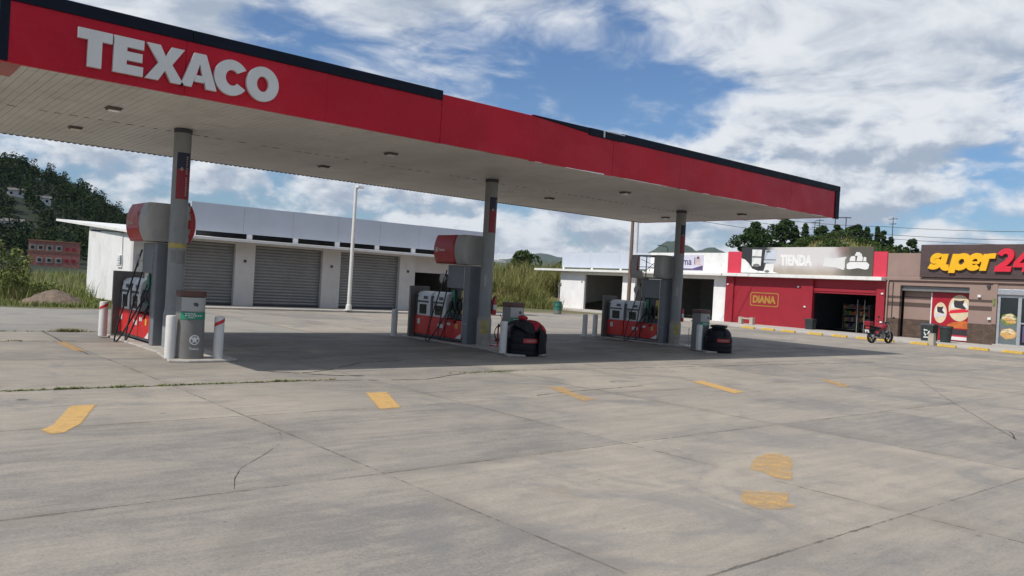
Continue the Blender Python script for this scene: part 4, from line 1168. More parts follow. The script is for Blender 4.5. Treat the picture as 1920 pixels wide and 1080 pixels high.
mb = B(); mb.prism([(0, .12), (.9, .06), (1.55, -.1), (1.62, .1), (1.60, .55), (1.72, .78), (.8, .66), (.1, .72)], 0, .010, 0, TF(13.35, 4.30, YS)); mb.build('torn_paper_print', m_letter, sb)
mb = B()
mb.prism([(0, 0), (.5, 0), (.46, .14), (.36, .15), (.33, .24), (.08, .24), (.05, .12), (0, .1)], 0, .02, 0, TF(11.05, 5.14, YS))
mb.prism([(0, 0), (.42, 0), (.40, .30), (.28, .34), (.1, .3), (.02, .16)], 0, .02, 0, TF(11.42, 4.79, YS)); mb.prism([(0, 0), (.40, 0), (.44, .22), (.34, .38), (.05, .36)], 0, .02, 0, TF(10.92, 4.79, YS)); mb.prism([(.0, .0), (.22, 0), (.20, .26), (.04, .28)], 0, .02, 0, TF(10.46, 4.79, YS))
mb.prism([(0, .0), (.2, -.03), (.8, .06), (1.3, -.03), (1.5, .02), (1.56, .30), (1.36, .46), (.2, .46), (-.02, .32)], 0, .02, 0, TF(11.58, 4.28, YS))
mb.build('white_logo', m_ink, sb)
# framed gold lettering on the red wall
mb = B(); T = TF(19.22, 1.45, .002)
mb.ribbon(rrect(0, 0, 2.45, 1.0, .16), rrect(.07, .07, 2.38, .93, .12), 0, .012, True, 0, T); fr = mb.build('gold_frame', m_dgold, t)
mb = B(); fit_text(mb, 'DIANA', 1.98, .56, TF(18.99, 1.67, .002), 0, off=.055, depth=.016); mb.build('gold_lettering', m_dgold, fr)
for s_, z_ in ((15.2, 2.98), (14.5, 1.62), (21.2, 2.95), (8.98, .95), (9.0, 2.75)):
    yy0 = .16 if s_ < 14.95 or s_ > 20.7 else 0
    if s_ < 9.5: yy0 = .14
    mb = B(); mb.box(s_ - .07, yy0 + .002, z_ - .05, s_ + .07, yy0 + .07, z_ + .05); mb.build('wall_lamp', m_ink, t)
# shelves and sacks inside the open shopfront
for k, (a, b) in enumerate(((13.9, 12.9), (12.7, 11.9))):
    sh = OMB((sc0, 0, 0))
    for z in (.3, .75, 1.2, 1.65): sh.box(a, -3.9, z, b, -3.45, z + .04)
    sh.box(a - .03, -3.9, WK, a, -3.45, 2.0); sh.box(b, -3.9, WK, b + .03, -3.45, 2.0)
    sf = sh.build('shelf_unit', m_frame, t)
    for z in (.34, .79, 1.24, 1.69):
        x_ = b + .06
        while x_ < a - .15:
            w_ = rng.uniform(.09, .18); mb = B(); mb.box(x_, -3.85, z, x_ + w_, -3.5, z + rng.uniform(.16, .32)); mb.build('goods', rng.choice([m_orange, m_tlabel, m_foodgr, m_frame, m_food, m_violet]), sf, bevel=.01); x_ += w_ + .03
mb = B()
for a in (11.4, 10.9): mb.box(a, -1.2, WK, a + .05, -1.15, 2.3)
mb.build('shelf_post', m_frame, t)

# --- taupe shop with the yellow and red letters
sc0 = 1.5
t = shop_thing('shop_building', 'taupe brown shop building with brown sign board, red poster and glass door', 'building', sc0)
def banded(s0, s1, y0, y1):
    for nm, m_, rows, k in (('wall', m_tan, ((1.26, 2.02), (2.29, 2.50), (2.66, 3.62)), 0), ('dark_band', m_tan_d, ((2.02, 2.29), (2.50, 2.66)), 0), ('stone_plinth', m_brick, ((WK, 1.26),), .025)):
        for z0_, z1_ in rows:
            mb = B(); mb.box(s0, y0, z0_, s1, y1 + k, z1_ if z1_ < 3.6 else 3.33); mb.build(nm, m_, t)
banded(7.95, 8.85, -.25, 0); banded(2.28, 3.82, -.25, 0); banded(3.83, 7.94, -.9, -.55); banded(-7.8, -2.4, -.25, 0)
mb = B(); mb.box(-7.8, -.25, 3.33, 8.85, -.004, 3.62); mb.build('lintel', m_tan, t)
mb = B(); mb.box(2.28, .004, 1.3, 2.52, .05, 3.62); mb.build('pilaster', m_tan, t)
mb = B(); mb.box(-7.8, -.12, 3.84, 8.85, .0, 5.33); mb.build('parapet', m_tan, t)
mb = B(); mb.box(-7.8, -.25, 3.622, 8.85, .12, 3.838); mb.build('cornice', m_tan, t, bevel=.03)
mb = B(); mb.box(-7.8, -DEP - .2, WK, 8.85, -DEP, 5.2); mb.box(8.65, -DEP, WK, 8.85, -.26, 5.2); mb.box(-7.8, -DEP, WK, -7.6, -.26, 5.2); mb.box(-7.5, -DEP, 5.0, 8.6, -.3, 5.15); mb.build('inside_wall', m_tan, t)
mb = B(); mb.box(-7.6, -DEP, WK + .005, 8.6, -.95, WK + .03); mb.build('inside_floor', m_inside, t)
# sign board
mb = B(); mb.box(-7.5, .0, 3.86, 6.66, .26, 5.82); sb = mb.build('sign_board', m_signbr, t, bevel=.02)
mb = B()
for a in (6.1, 4.2, 2.9, 1.4, .1, -1.9): mb.box(a, .2605, 3.88, a + .03, .268, 5.8)
mb.box(3.4, .2605, 5.52, 6.64, .27, 5.56); mb.box(-7.4, .2605, 4.05, 6.64, .268, 4.075); mb.box(-7.4, .2605, 5.56, 3.3, .268, 5.585)
mb.build('board_joint', m_tan_d, sb)
YS = .27
def sign_word(name, strokes, m, s, z, h, shear, wd, dp=.14):
    """heavy joined letters from thick strokes, each a run of points"""
    mb = B()
    T0 = TF(s, z, YS)
    T = lambda a, b, c: T0(a + b * shear, b, c)
    for pts, w_ in strokes:
        n = len(pts); A = []; Bq = []
        for i in range(n):
            p0 = pts[max(i - 1, 0)]; p1 = pts[min(i + 1, n - 1)]
            dx_, dy_ = p1[0] - p0[0], p1[1] - p0[1]; L = math.hypot(dx_, dy_) or 1
            nx, ny = -dy_ / L, dx_ / L
            A.append(((pts[i][0] - nx * w_ / 2) * h, (pts[i][1] - ny * w_ / 2) * h)); Bq.append(((pts[i][0] + nx * w_ / 2) * h, (pts[i][1] + ny * w_ / 2) * h))
        k = rng.uniform(0, .004)
        mb.ribbon(Bq, A, 0, dp + k, False, 0, T)
    return mb.build(name, m, sb)
def arc(cx, cy, r, a0, a1, n=14, ry=None): return [(cx + r * math.cos(R(a0 + (a1 - a0) * i / (n - 1))), cy + (ry or r) * math.sin(R(a0 + (a1 - a0) * i / (n - 1)))) for i in range(n)]
W = .36
strk = []
# s
strk += [(arc(.34, .72, .21, 20, 180, 10, .16) + arc(.34, .66, .21, 200, 270, 5, .14) + arc(.34, .38, .24, 85, -90, 10, .18)[0:], .30), ([(.40, .19), (.22, .19), (.02, .26)], .30)]
# u
strk += [([(.80, .98), (.80, .42)] + arc(1.06, .40, .26, 180, 300, 8, .24), W), ([(1.40, .98), (1.40, .02)], W)]
# p
strk += [([(1.42, .98), (1.42, -.14)], W), (arc(1.82, .52, .32, 0, 360, 24, .34), .33)]
# e
strk += [(arc(2.56, .52, .32, 0, 318, 22, .35), .33), ([(2.34, .48), (2.84, .48)], .14)]
# r
strk += [([(3.12, .98), (3.12, .02)], W), ([(3.12, .70), (3.26, .86), (3.60, .87)], .30)]
sign_word('yellow_lettering', strk, m_amber, 6.12, 4.28, 1.0, .22, 3.5)
# 24
two = [(arc(.42, .82, .30, 165, -25, 12, .30) + [(.55, .48), (.20, .18)], .30), ([(.04, .14), (.88, .14)], .30)]
four = [([(1.52, 1.16), (1.02, .42)], .26), ([(.94, .36), (1.86, .36)], .24), ([(1.58, 1.20), (1.58, .0)], .30)]
sign_word('red_numerals', two + four, m_sred, 2.42, 4.28, 1.02, .18, 2.)
# roller shutter boxes
mb = B(); mb.box(3.84, -.50, 3.0, 7.93, -.18, 3.32); mb.build('shutter_box', m_shutter, t, bevel=.03)
mb = B(); mb.box(-2.39, -.20, 2.98, 2.27, .10, 3.32); mb.build('shutter_box', m_alu, t, bevel=.04)
# red poster
mb = B(); mb.box(3.86, -.545, .16, 6.24, -.50, 2.98); po = mb.build('wall_poster', m_poster, t)
YP = -.499
mb = B(); mb.box(6.18, YP, .2, 6.25, YP + .02, 2.98); mb.build('poster_edge', m_ink, po)
for nm, cs, cz, rx, rz_ in (('big_oval', 4.56, 2.10, .63, .78), ('small_oval', 5.66, 1.77, .38, .62)):
    mb = B(); mb.prism(ellipse(0, 0, rx, rz_, 30), 0, .004, 0, TF(cs, cz, YP)); ov = mb.build(nm, m_cream, po)
    mb = B(); mb.prism([(a * rx, b * rz_) for a, b in ((-.78, -.05), (-.2, .0), (.55, -.02), (.78, .05), (.6, .45), (.1, .3), (-.5, .5), (-.75, .3))], .004, .006, 0, TF(cs, cz, YP)); mb.build('oval_white', m_ink, ov)
    mb = B(); mb.prism([(a * rx, b * rz_) for a, b in ((-.45, .05), (-.1, .0), (.5, -.08), (.62, .0), (.3, .25), (.42, .62), (.0, .55), (-.5, .6), (-.55, .35))], .006, .008, 0, TF(cs, cz, YP)); mb.build('oval_dark_shape', m_brownp, ov)
    mb = B(); mb.prism([(a * rx, b * rz_) for a, b in ((-.95, -.45), (.98, -.25), (.96, -.12), (.2, -.06), (-.3, -.12), (-.85, -.2))], .006, .0085, 0, TF(cs, cz, YP)); rb = mb.build('oval_ribbon', m_sred if nm == 'big_oval' else m_lilac, ov)
mb = B(); mb.prism([(0, 0), (1.3, 0), (1.3, .40), (.9, .46), (.3, .34), (0, .2)], 0, .003, 0, TF(5.2, .90, YP)); mb.build('poster_glow', m_orange, po)
mb = B(); mb.box(3.9, YP, .50, 5.2, YP + .004, .85); mb.build('poster_text_block', m_brownp, po)
mb = B(); mb.box(3.9, YP, .20, 5.1, YP + .004, .40); mb.build('poster_foot', m_ink, po)
mb = B(); mb.box(3.95, YP, .42, 5.05, YP + .004, .47); mb.build('poster_text_block', m_pink, po)
# glass door
mb = B()
for a, b in ((2.12, 2.26), (1.02, 1.20), (-.2, -.06), (-1.3, -1.14), (-2.38, -2.26)): mb.box(a, -.12, WK, b, -.02, 2.96)
for a, b in ((1.20, 2.12), (-.06, 1.02), (-1.14, -.2), (-2.26, -1.3)):
    mb.box(a, -.11, WK, b, -.03, WK + .12); mb.box(a, -.11, 2.84, b, -.03, 2.96)
    if b < 2: mb.box(a, -.11, 1.40, b, -.03, 1.48)
df = mb.build('door_frame', m_alu, t)
for a, b in ((1.20, 2.12), (-.06, 1.02), (-1.14, -.2), (-2.26, -1.3)):
    mb = B(); mb.box(a, -.08, WK + .12, b, -.065, 2.84); g = mb.build('door_glass', m_glass, t)
    if b > 2:
        mb = B(); mb.box(a + .01, -.0645, WK + .13, b - .01, -.062, 1.62); mb.build('frosted_film', m_frost, g)
        for nm, cz, ry, ms in (('sandwich_print', 1.62, .34, (m_foodgr, m_food, m_cream)), ('pastry_print', .82, .30, (m_food, m_food, m_cream))):
            mb = B(); mb.prism([(x_ * (1 + .06 * math.sin(i * 2.3)), y_ * (1 + .09 * math.sin(i * 1.7))) for i, (x_, y_) in enumerate(ellipse(0, 0, .42, ry, 22))], 0, .003, 0, TF(1.64, cz, -.061)); e = mb.build(nm, ms[0], g)
            mb = B(); mb.prism(ellipse(-.05, .06, .32, ry * .42, 16), .003, .005, 0, TF(1.64, cz, -.061)); mb.prism(ellipse(.1, -.12, .28, ry * .30, 16), .003, .005, 0, TF(1.64, cz, -.061)); mb.build('print_filling', ms[1], e)
            mb = B(); mb.prism(ellipse(.02, ry * .66, .22, ry * .26, 14), .0052, .007, 0, TF(1.64, cz, -.061)); mb.prism([(-.38, 0), (-.1, .1), (.3, -.02), (.36, .06), (-.05, .2), (-.36, .12)], .0052, .007, 0, TF(1.64, cz, -.061)); mb.build('print_highlight', ms[2], e)
    else:
        mb = B(); mb.box(a + .1, -.0645, .4, b - .1, -.062, 1.3); mb.build('film_print', m_violet, g)
mb = B(); mb.box(-2.4, -.2, WK, 2.28, .35, WK + .07); mb.build('door_step', m_floor, t, bevel=.01)
mb = B(); mb.tube([(8.72, .10, .2), (8.72, .10, 3.45), (8.70, .08, 3.6), (8.62, -.02, 3.72)], .05, 10); mb.build('downpipe', m_tan, t, smooth=50)
mb = B(); mb.tube([(8.40, .05, 1.26), (8.40, .05, 3.5)], .025, 8); mb.build('conduit', m_tan_d, t, smooth=50)
for s_, z_, m_ in ((3.22, 2.86, m_ink), (2.42, 2.56, m_foodgr), (2.62, 1.60, m_ink), (2.75, 3.42, m_disp_d)):
    mb = B(); mb.box(s_ - .09, .052 if s_ < 2.55 else .002, z_ - .07, s_ + .09, .12, z_ + .07) if m_ is not m_foodgr else mb.box(s_ - .05, .052, z_ - .2, s_ + .05, .10, z_ + .2)
    mb.build({True: 'wall_lamp'}.get(m_ in (m_ink, m_disp_d), 'wall_sign'), m_, t)

# --- things on the shop walkway
lab = ['next to the concrete frame, farthest left', 'in front of the gold lettering, left of centre', 'in front of the gold lettering, right of centre', 'before the corner of the red wall',
       'before the dark shop opening, left half', 'before the middle of the dark shop opening', 'just left of the red motorcycle', 'right behind the motorcycle front wheel', 'left of the raw concrete bollard',
       'in front of the red poster', 'before the taupe pier', 'at the right edge in front of the glass door']
for s_, i in zip((15.05, 13.5, 12.0, 10.1, 8.5, 6.95, 5.65, 3.75, 2.3, .68, -.9), range(11)):
    L = ['first yellow kerb stop at the left end, by the concrete frame', 'yellow kerb stop in front of the gold framed lettering', 'yellow kerb stop right of the gold framed lettering', 'yellow kerb stop before the left jamb of the dark shop opening', 'yellow kerb stop before the dark shop opening, left one',
         'yellow kerb stop before the dark shop opening, nearer the motorcycle', 'yellow kerb stop just left of the motorcycle rear wheel', 'yellow kerb stop left of the raw concrete post', 'yellow kerb stop under the black bin by the red poster', 'yellow kerb stop in front of the taupe pier', 'last yellow kerb stop, in front of the glass door'][i]
    mb = MB(); hl = .48
    mb.hexa([(-hl, -.10, 0), (hl, -.10, 0), (hl, .10, 0), (-hl, .10, 0), (-hl + .03, -.07, .13), (hl - .03, -.07, .13), (hl - .03, .07, .13), (-hl + .03, .07, .13)])
    o = mb.build('wheel_stop', m_stop, bevel=.012); o.location = SW(s_, 5.4, .008); o.rotation_euler = (0, 0, RZ + rng.uniform(-.04, .04))
    tag(o, L, 'wheel stop', 'yellow wheel stops along the shops')
t = shop_thing('bollard', 'short raw concrete post standing before the dark bins', 'bollard', 3.3, 5.0, .008)
mb = MB(); mb.hexa([(-.17, -.15, 0), (.17, -.15, 0), (.17, .15, 0), (-.17, .15, 0), (-.14, -.12, .62), (.14, -.12, .62), (.14, .12, .62), (-.14, .12, .62)]); mb.build('post', m_block, t, bevel=.02)
mb = MB(); mb.box(-.145, -.125, .625, .145, .125, .65); mb.build('top', m_kerb, t, bevel=.01)
t = shop_thing('recycling_bin', 'dark green recycling bin with white arrows beside the red poster', 'bin', 4.98, 2., WK, 'bins before the red poster')
mb = MB(); mb.hexa([(-.33, -.3, 0), (.33, -.3, 0), (.33, .3, 0), (-.33, .3, 0), (-.37, -.33, .88), (.37, -.33, .88), (.37, .33, .88), (-.37, .33, .88)]); mb.build('body', m_bin_tr, t, bevel=.03)
mb = MB(); mb.hexa([(-.40, -.36, .885), (.40, -.36, .885), (.40, .36, .885), (-.40, .36, .885), (-.36, -.3, 1.0), (.36, -.3, 1.0), (.36, .3, 1.0), (-.36, .3, 1.0)]); mb.build('lid', m_disp_d, t, bevel=.03)
mb = MB()
for k in range(3):
    a = R(90 + 120 * k); c_, s__ = math.cos(a), math.sin(a)
    pts = [(.09, -.10), (.15, -.02), (.15, .10), (.20, .10), (.12, .17), (.05, .10), (.09, .10), (.09, .0)]
    pp_ = [(p_ * c_ - q_ * s__, p_ * s__ + q_ * c_) for p_, q_ in pts]
    mb.prism(pp_, 0, .004, 0, lambda a_, b_, cc: (-a_, .345 + cc + (b_) * .03, .50 + b_))
mb.box(-.16, .325, .18, .16, .335, .24); mb.build('arrow_emblem', m_ink, t)
t = shop_thing('waste_bin', 'plain black open bin in front of the red poster', 'bin', 3.95, 2.2, WK, 'bins before the red poster')
mb = MB(); mb.lathe([(.26, 0), (.34, .85), (.36, .86), (.36, .92), (.33, .92), (.30, .6)], 28); mb.build('body', m_bin_tr, t, smooth=40)
mb = MB(); mb.lathe([(.365, .80), (.372, .82), (.372, .86), (.365, .88)], 28); mb.build('rim', m_disp_d, t, smooth=40)
t = shop_thing('waste_bin', 'small dark bin at the left jamb of the red shop opening', 'bin', 13.6, .75, WK)
mb = MB(); mb.hexa([(-.26, -.2, 0), (.26, -.2, 0), (.26, .2, 0), (-.26, .2, 0), (-.30, -.24, .66), (.30, -.24, .66), (.30, .24, .66), (-.30, .24, .66)]); mb.build('body', m_bin_tr, t, bevel=.02)
mb = MB(); mb.box(-.32, -.26, .663, .32, .26, .72); mb.build('lid', m_disp_d, t, bevel=.02)
t = shop_thing('concrete_frame', 'pale concrete frame standing at the foot of the red wall', 'block', 18.2, 1.6, WK)
mb = MB(); mb.box(-.62, -.14, 0, -.34, .14, .50); mb.build('post', m_block, t, bevel=.015)
mb = MB(); mb.box(.34, -.14, 0, .62, .14, .50); mb.build('post', m_block, t, bevel=.015)
mb = MB(); mb.box(-.338, -.10, .36, .338, .10, .46); mb.build('beam', m_block, t, bevel=.015)

# --- motorcycle parked before the shops
t = thing('motorcycle', 'red and black motorcycle parked nose-in before the shops', 'motorcycle', (42.3, 20.0, .008), R(-9))
t.scale = (1.08,) * 3
def wheel(x, name):
    mb = MB()
    prof = [(.225, -.05), (.26, -.07), (.297, -.055), (.312, 0), (.297, .055), (.26, .07), (.225, .05)]
    n = 32; vs = []; fs = []
    for r_, yy_ in prof:
        for k in range(n):
            a = 2 * PI * k / n; vs.append((r_ * math.cos(a), yy_, r_ * math.sin(a)))
    L = len(prof)
    for j in range(L):
        for k in range(n):
            fs.append((j * n + k, j * n + (k + 1) % n, ((j + 1) % L) * n + (k + 1) % n, ((j + 1) % L) * n + k))
    mb.add(vs, fs); w_ = mb.build(name, m_black, t, smooth=50); w_.location = (x, 0, .312)
    mb = MB()
    for k in range(6):
        a = 2 * PI * k / 6; mb.hexa([(.03 * math.cos(a) - .02 * math.sin(a), -.012, .03 * math.sin(a) + .02 * math.cos(a)), (.03 * math.cos(a) + .02 * math.sin(a), -.012, .03 * math.sin(a) - .02 * math.cos(a)), (.25 * math.cos(a) + .015 * math.sin(a), -.012, .25 * math.sin(a) - .015 * math.cos(a)), (.25 * math.cos(a) - .015 * math.sin(a), -.012, .25 * math.sin(a) + .015 * math.cos(a)),
                                    (.03 * math.cos(a) - .02 * math.sin(a), .012, .03 * math.sin(a) + .02 * math.cos(a)), (.03 * math.cos(a) + .02 * math.sin(a), .012, .03 * math.sin(a) - .02 * math.cos(a)), (.25 * math.cos(a) + .015 * math.sin(a), .012, .25 * math.sin(a) - .015 * math.cos(a)), (.25 * math.cos(a) - .015 * math.sin(a), .012, .25 * math.sin(a) + .015 * math.cos(a))])
    mb.prism(ellipse(0, 0, .06, .06, 16), -.05, .05, 0, lambda a_, b_, c_: (a_, c_, b_))
    mb.build('rim', m_disp_d, w_)
wheel(-.64, 'rear_wheel'); wheel(.68, 'front_wheel')
mb = MB(); mb.tube([(-.60, 0, .34), (-.1, .0, .36), (.10, 0, .30), (.30, 0, .42), (.42, 0, .82)], .035, 8); mb.tube([(-.55, .10, .72), (-.1, .09, .68), (.42, 0, .84)], .025, 8); mb.tube([(-.55, -.10, .72), (-.1, -.09, .68), (.42, 0, .84)], .025, 8)
mb.tube([(-.63, .12, .32), (-.50, .12, .70)], .026, 8); mb.tube([(-.63, -.12, .32), (-.50, -.12, .70)], .026, 8); mb.build('frame', m_black, t, smooth=50)
mb = MB(); mb.box(-.10, -.13, .26, .24, .13, .46); mb.box(.02, -.09, .46, .20, .09, .64); 
for k in range(5): mb.box(.0, -.11, .475 + k * .032, .22, .11, .485 + k * .032)
mb.build('engine', m_frame, t, bevel=.02)
mb = MB(); mb.tube([(.18, -.14, .36), (.05, -.17, .24), (-.3, -.17, .26), (-.85, -.18, .36)], [.022, .022, .04, .05], 10); mb.build('muffler', m_steel, t, smooth=50)
def loft(mb, secs, n=14):
    vs = []
    for x_, hw, z0, z1 in secs:
        for k in range(n):
            a = 2 * PI * k / n; vs.append((x_, hw * math.copysign(abs(math.cos(a)) ** .7, math.cos(a)), (z0 + z1) / 2 + (z1 - z0) / 2 * math.copysign(abs(math.sin(a)) ** .8, math.sin(a))))
    mb.add(vs, grid_faces(n, len(secs), True) + [tuple(range(n - 1, -1, -1)), tuple((len(secs) - 1) * n + k for k in range(n))])
mb = MB(); loft(mb, [(-.12, .09, .68, .78), (-.02, .13, .66, .84), (.14, .155, .66, .92), (.30, .15, .68, .95), (.42, .10, .74, .93), (.46, .05, .80, .90)]); mb.build('fuel_tank', m_banner_r, t, smooth=60)
mb = MB(); loft(mb, [(-.84, .07, .82, .87), (-.70, .12, .76, .86), (-.45, .13, .74, .83), (-.25, .12, .72, .79), (-.08, .10, .72, .80)]); mb.build('seat', m_black, t, smooth=60)
mb = MB(); loft(mb, [(-.98, .05, .76, .82), (-.80, .10, .66, .78), (-.50, .115, .60, .74), (-.25, .10, .58, .72)]); mb.build('tail_fairing', m_black, t, smooth=60)
mb = MB(); mb.hexa([(-1.06, -.15, .84), (-.76, -.15, .84), (-.76, .15, .84), (-1.06, .15, .84), (-1.08, -.17, 1.06), (-.78, -.17, 1.06), (-.78, .17, 1.06), (-1.08, .17, 1.06)]); mb.build('top_case', m_banner_r, t, bevel=.03)
mb = MB(); mb.box(-1.02, -.10, .70, -.975, .10, .79); mb.build('tail_lamp', m_tlabel, t, bevel=.01)
mb = MB(); mb.hexa([(-1.02, -.11, .50), (-1.0, -.11, .50), (-1.0, .11, .50), (-1.02, .11, .50), (-1.06, -.11, .65), (-1.04, -.11, .65), (-1.04, .11, .65), (-1.06, .11, .65)]); mb.build('number_plate', m_ink, t)
mb = MB(); mb.box(-1.04, -.04, .48, -.90, .04, .70); mb.build('rear_fender', m_black, t, bevel=.02)
mb = MB(); mb.tube([(.69, .10, .31), (.50, .10, .80), (.42, .09, 1.0)], [.028, .028, .024], 8); mb.tube([(.69, -.10, .31), (.50, -.10, .80), (.42, -.09, 1.0)], [.028, .028, .024], 8); mb.build('fork', m_steel, t, smooth=50)
mb = MB()
vs = []
for k in range(11):
    a = R(15 + 125 * k / 10)
    for yy_ in (-.07, 0, .07): vs.append((.68 + (.35 - abs(yy_) * .3) * math.cos(a), yy_, .312 + (.35 - abs(yy_) * .3) * math.sin(a)))
mb.add(vs, grid_faces(3, 11, False)); o = mb.build('front_fender', m_ink, t, smooth=60); q = o.modifiers.new('thick', 'SOLIDIFY'); q.thickness = .012
mb = MB(); mb.tube([(.34, .40, 1.06), (.36, .28, 1.10), (.43, .10, 1.03), (.43, -.10, 1.03), (.36, -.28, 1.10), (.34, -.40, 1.06)], .015, 8); mb.tube([(.33, .36, 1.065), (.315, .46, 1.05)], .022, 8); mb.tube([(.33, -.36, 1.065), (.315, -.46, 1.05)], .022, 8); mb.build('handlebar', m_black, t, smooth=50)
for s_ in (-1, 1):
    mb = MB(); mb.tube([(.37, s_ * .30, 1.09), (.40, s_ * .36, 1.24)], .008, 6); mb.prism(ellipse(0, 0, .07, .05, 16), -.01, .01, 0, lambda a_, b_, c_: (.41 + c_, s_ * .40 + a_, 1.27 + b_)); mb.build('mirror', m_black, t, smooth=40)
mb = MB(); loft(mb, [(.46, .12, .86, 1.06), (.54, .115, .86, 1.04), (.60, .08, .89, 1.01)]); mb.build('headlight', m_disp_d, t, smooth=60)
mb = MB(); mb.tube([(-.05, .16, .30), (-.14, .30, .0)], .014, 6); mb.build('side_stand', m_black, t)

# ------------------------------------------------------------------ warehouse
CW = (22., 45., 0)
t = thing('warehouse', 'long low white warehouse with roller shutters and a blue-grey parapet', 'building', CW)
def W_(): return OMB(CW)
YW = 41.45
mb = W_()
for a, b in ((11.0, 12.1), (15.98, 17.04), (20.93, 22.05), (25.99, 27.1), (31.05, 32.6)):
    mb.box(a, YW, .1, b, YW + .4, 3.44)
for a, b in ((12.1, 15.98), (17.04, 20.93), (22.05, 25.99), (27.1, 31.05)): mb.box(a, YW + .03, 3.30, b, YW + .37, 3.44)
mb.build('front_wall', m_wall_g, t)
# ribbed side and back walls
def ribwall(mb, y0, y1, zf, th, X, sgn):
    y = y0
    while y < y1 - .02:
        e = min(y + .24, y1)
        mb.hexa([(X, y, 0), (X + th, y, 0), (X + th, e, 0), (X, e, 0), (X, y, zf(y)), (X + th, y, zf(y)), (X + th, e, zf(e)), (X, e, zf(e))])
        mb.hexa([(X - .014, y + .09, 0), (X - .001, y + .08, 0), (X - .001, y + .15, 0), (X - .014, y + .14, 0), (X - .014, y + .09, zf(y)), (X - .001, y + .08, zf(y)), (X - .001, y + .15, zf(y)), (X - .014, y + .14, zf(y))])
        y = e
roofz = lambda y: 3.50 + (y - 41.45) * .058
mb = W_(); ribwall(mb, YW + .402, 50.4, lambda y: roofz(y) - .06, .2, 11.0, -1); mb.build('side_wall', m_wall_w, t)
mb = W_(); mb.box(11.2, 50.2, 0, 32.6, 50.4, 3.9); mb.box(32.4, YW + .402, 0, 32.6, 50.198, 3.45); mb.box(26.5, YW + .42, .1, 26.6, 50.1, 3.4); mb.build('back_wall', m_inside, t)
mb = W_()
y0, y1 = 40.35, 58.2
mb.hexa([(10.75, y0, roofz(y0) - .05), (33.3, y0, roofz(y0) - .05), (33.3, y1, roofz(y1) - .05), (10.75, y1, roofz(y1) - .05), (10.75, y0, roofz(y0) + .08), (33.3, y0, roofz(y0) + .08), (33.3, y1, roofz(y1) + .08), (10.75, y1, roofz(y1) + .08)])
mb.build('roof', m_slabedge, t)
mb = W_()
for k in range(7): mb.box(13.45 + k * 2.7, 40.98, 3.83, 13.45 + (k + 1) * 2.7 - .01, 41.1, 5.24 + rng.uniform(-.01, .01))
mb.build('parapet', m_parapet, t)
mb = W_(); mb.box(13.45, 41.9, 3.61, 32.3, 42.0, 5.2); mb.box(13.45, 41.11, 5.1, 32.3, 41.9, 5.16); mb.build('parapet_shade_back', m_disp_d, t)  # dark sheet paints the shadow seen in the gap under the parapet
for a in (13.6, 16.5, 19.05, 21.55, 24.1, 26.6, 29.2, 31.9):
    mb = W_(); mb.box(a - .14, 41.0, 3.56, a + .14, 41.09, 3.827); mb.build('parapet_bracket', m_wall_w, t)
def rshutter(a, b, z0, z1, name='roller_shutter'):
    mb = W_(); z = z0; P_ = .165; vs = []; fs = []
    prof = []
    while z < z1 - .01:
        for q, dy in ((0, 0), (.25, -.028), (.5, -.036), (.75, -.028), (.97, 0)): prof.append((min(z + q * P_, z1), dy))
        z += P_
    for z, dy in prof: vs += [(a, YW + .27 + dy, z), (b, YW + .27 + dy, z)]
    fs = [(2 * i, 2 * i + 1, 2 * i + 3, 2 * i + 2) for i in range(len(prof) - 1)]
    mb.add(vs, fs)
    o = mb.build(name, m_shutter, t)
    mb = W_(); mb.box(a, YW + .22, z0 - .06, b, YW + .30, z0); mb.build('bottom_rail', m_disp_d, o)
    return o
rshutter(12.1, 15.98, .17, 3.3); rshutter(17.04, 20.93, .17, 3.3); rshutter(22.05, 25.99, .17, 3.3)
mb = W_(); mb.box(27.1, YW + .2, 2.42, 31.05, YW + .34, 3.298); mb.build('lintel_panel', m_wall_g, t)
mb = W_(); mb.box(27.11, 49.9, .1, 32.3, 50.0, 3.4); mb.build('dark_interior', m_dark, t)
for a in (16.5, 21.5, 26.58, 31.6):
    mb = W_(); mb.box(a - .06, YW - .05, 2.37, a + .06, YW - .002, 2.50); mb.build('door_plate', m_brownp, t)
mb = W_(); mb.box(10.93, 43.15, 1.75, 10.984, 44.0, 2.36); nb = mb.build('wall_notice', m_ink, t)
mb = W_()
for k in range(6): mb.box(10.925, 43.25, 1.83 + k * .085, 10.929, 43.9 - (k % 3) * .12, 1.86 + k * .085)
mb.build('notice_lines', m_frame, nb)
mb = W_(); mb.box(9.9, 43.3, 3.48, 10.985, 43.42, 3.54); mb.box(9.55, 43.2, 3.44, 9.95, 43.52, 3.53); mb.build('wall_lamp', m_disp_d, t)

# ------------------------------------------------------------------ poles and wires
t = thing('street_lamp', 'tall white street lamp in front of the warehouse shutters', 'street lamp', (21.3, 38.86, 0.1))
mb = MB(); mb.tube([(0, 0, 0), (.04, 0, 6.35), (.04, 0, 6.6)], [.11, .085, .08], 16); mb.build('pole', m_white, t, smooth=50)
mb = MB(); mb.box(-.2, -.2, .0, .2, .2, .06); mb.lathe([(.17, .06), (.15, .30), (.11, .34)], 16); mb.build('base', m_white, t, bevel=.01)
mb = MB(); mb.tube([(.04, 0, 6.5), (.22, -.05, 6.68)], .03, 8); mb.hexa([(.0, -.28, 6.62), (.42, -.28, 6.62), (.42, .12, 6.62), (.0, .12, 6.62), (.05, -.22, 6.76), (.36, -.22, 6.76), (.36, .06, 6.76), (.05, .06, 6.76)]); mb.build('lamp_head', m_galv, t, bevel=.02)
t = thing('utility_pole', 'brown wooden utility pole standing left of the third column', 'pole', (42.55, 37.9, 0))
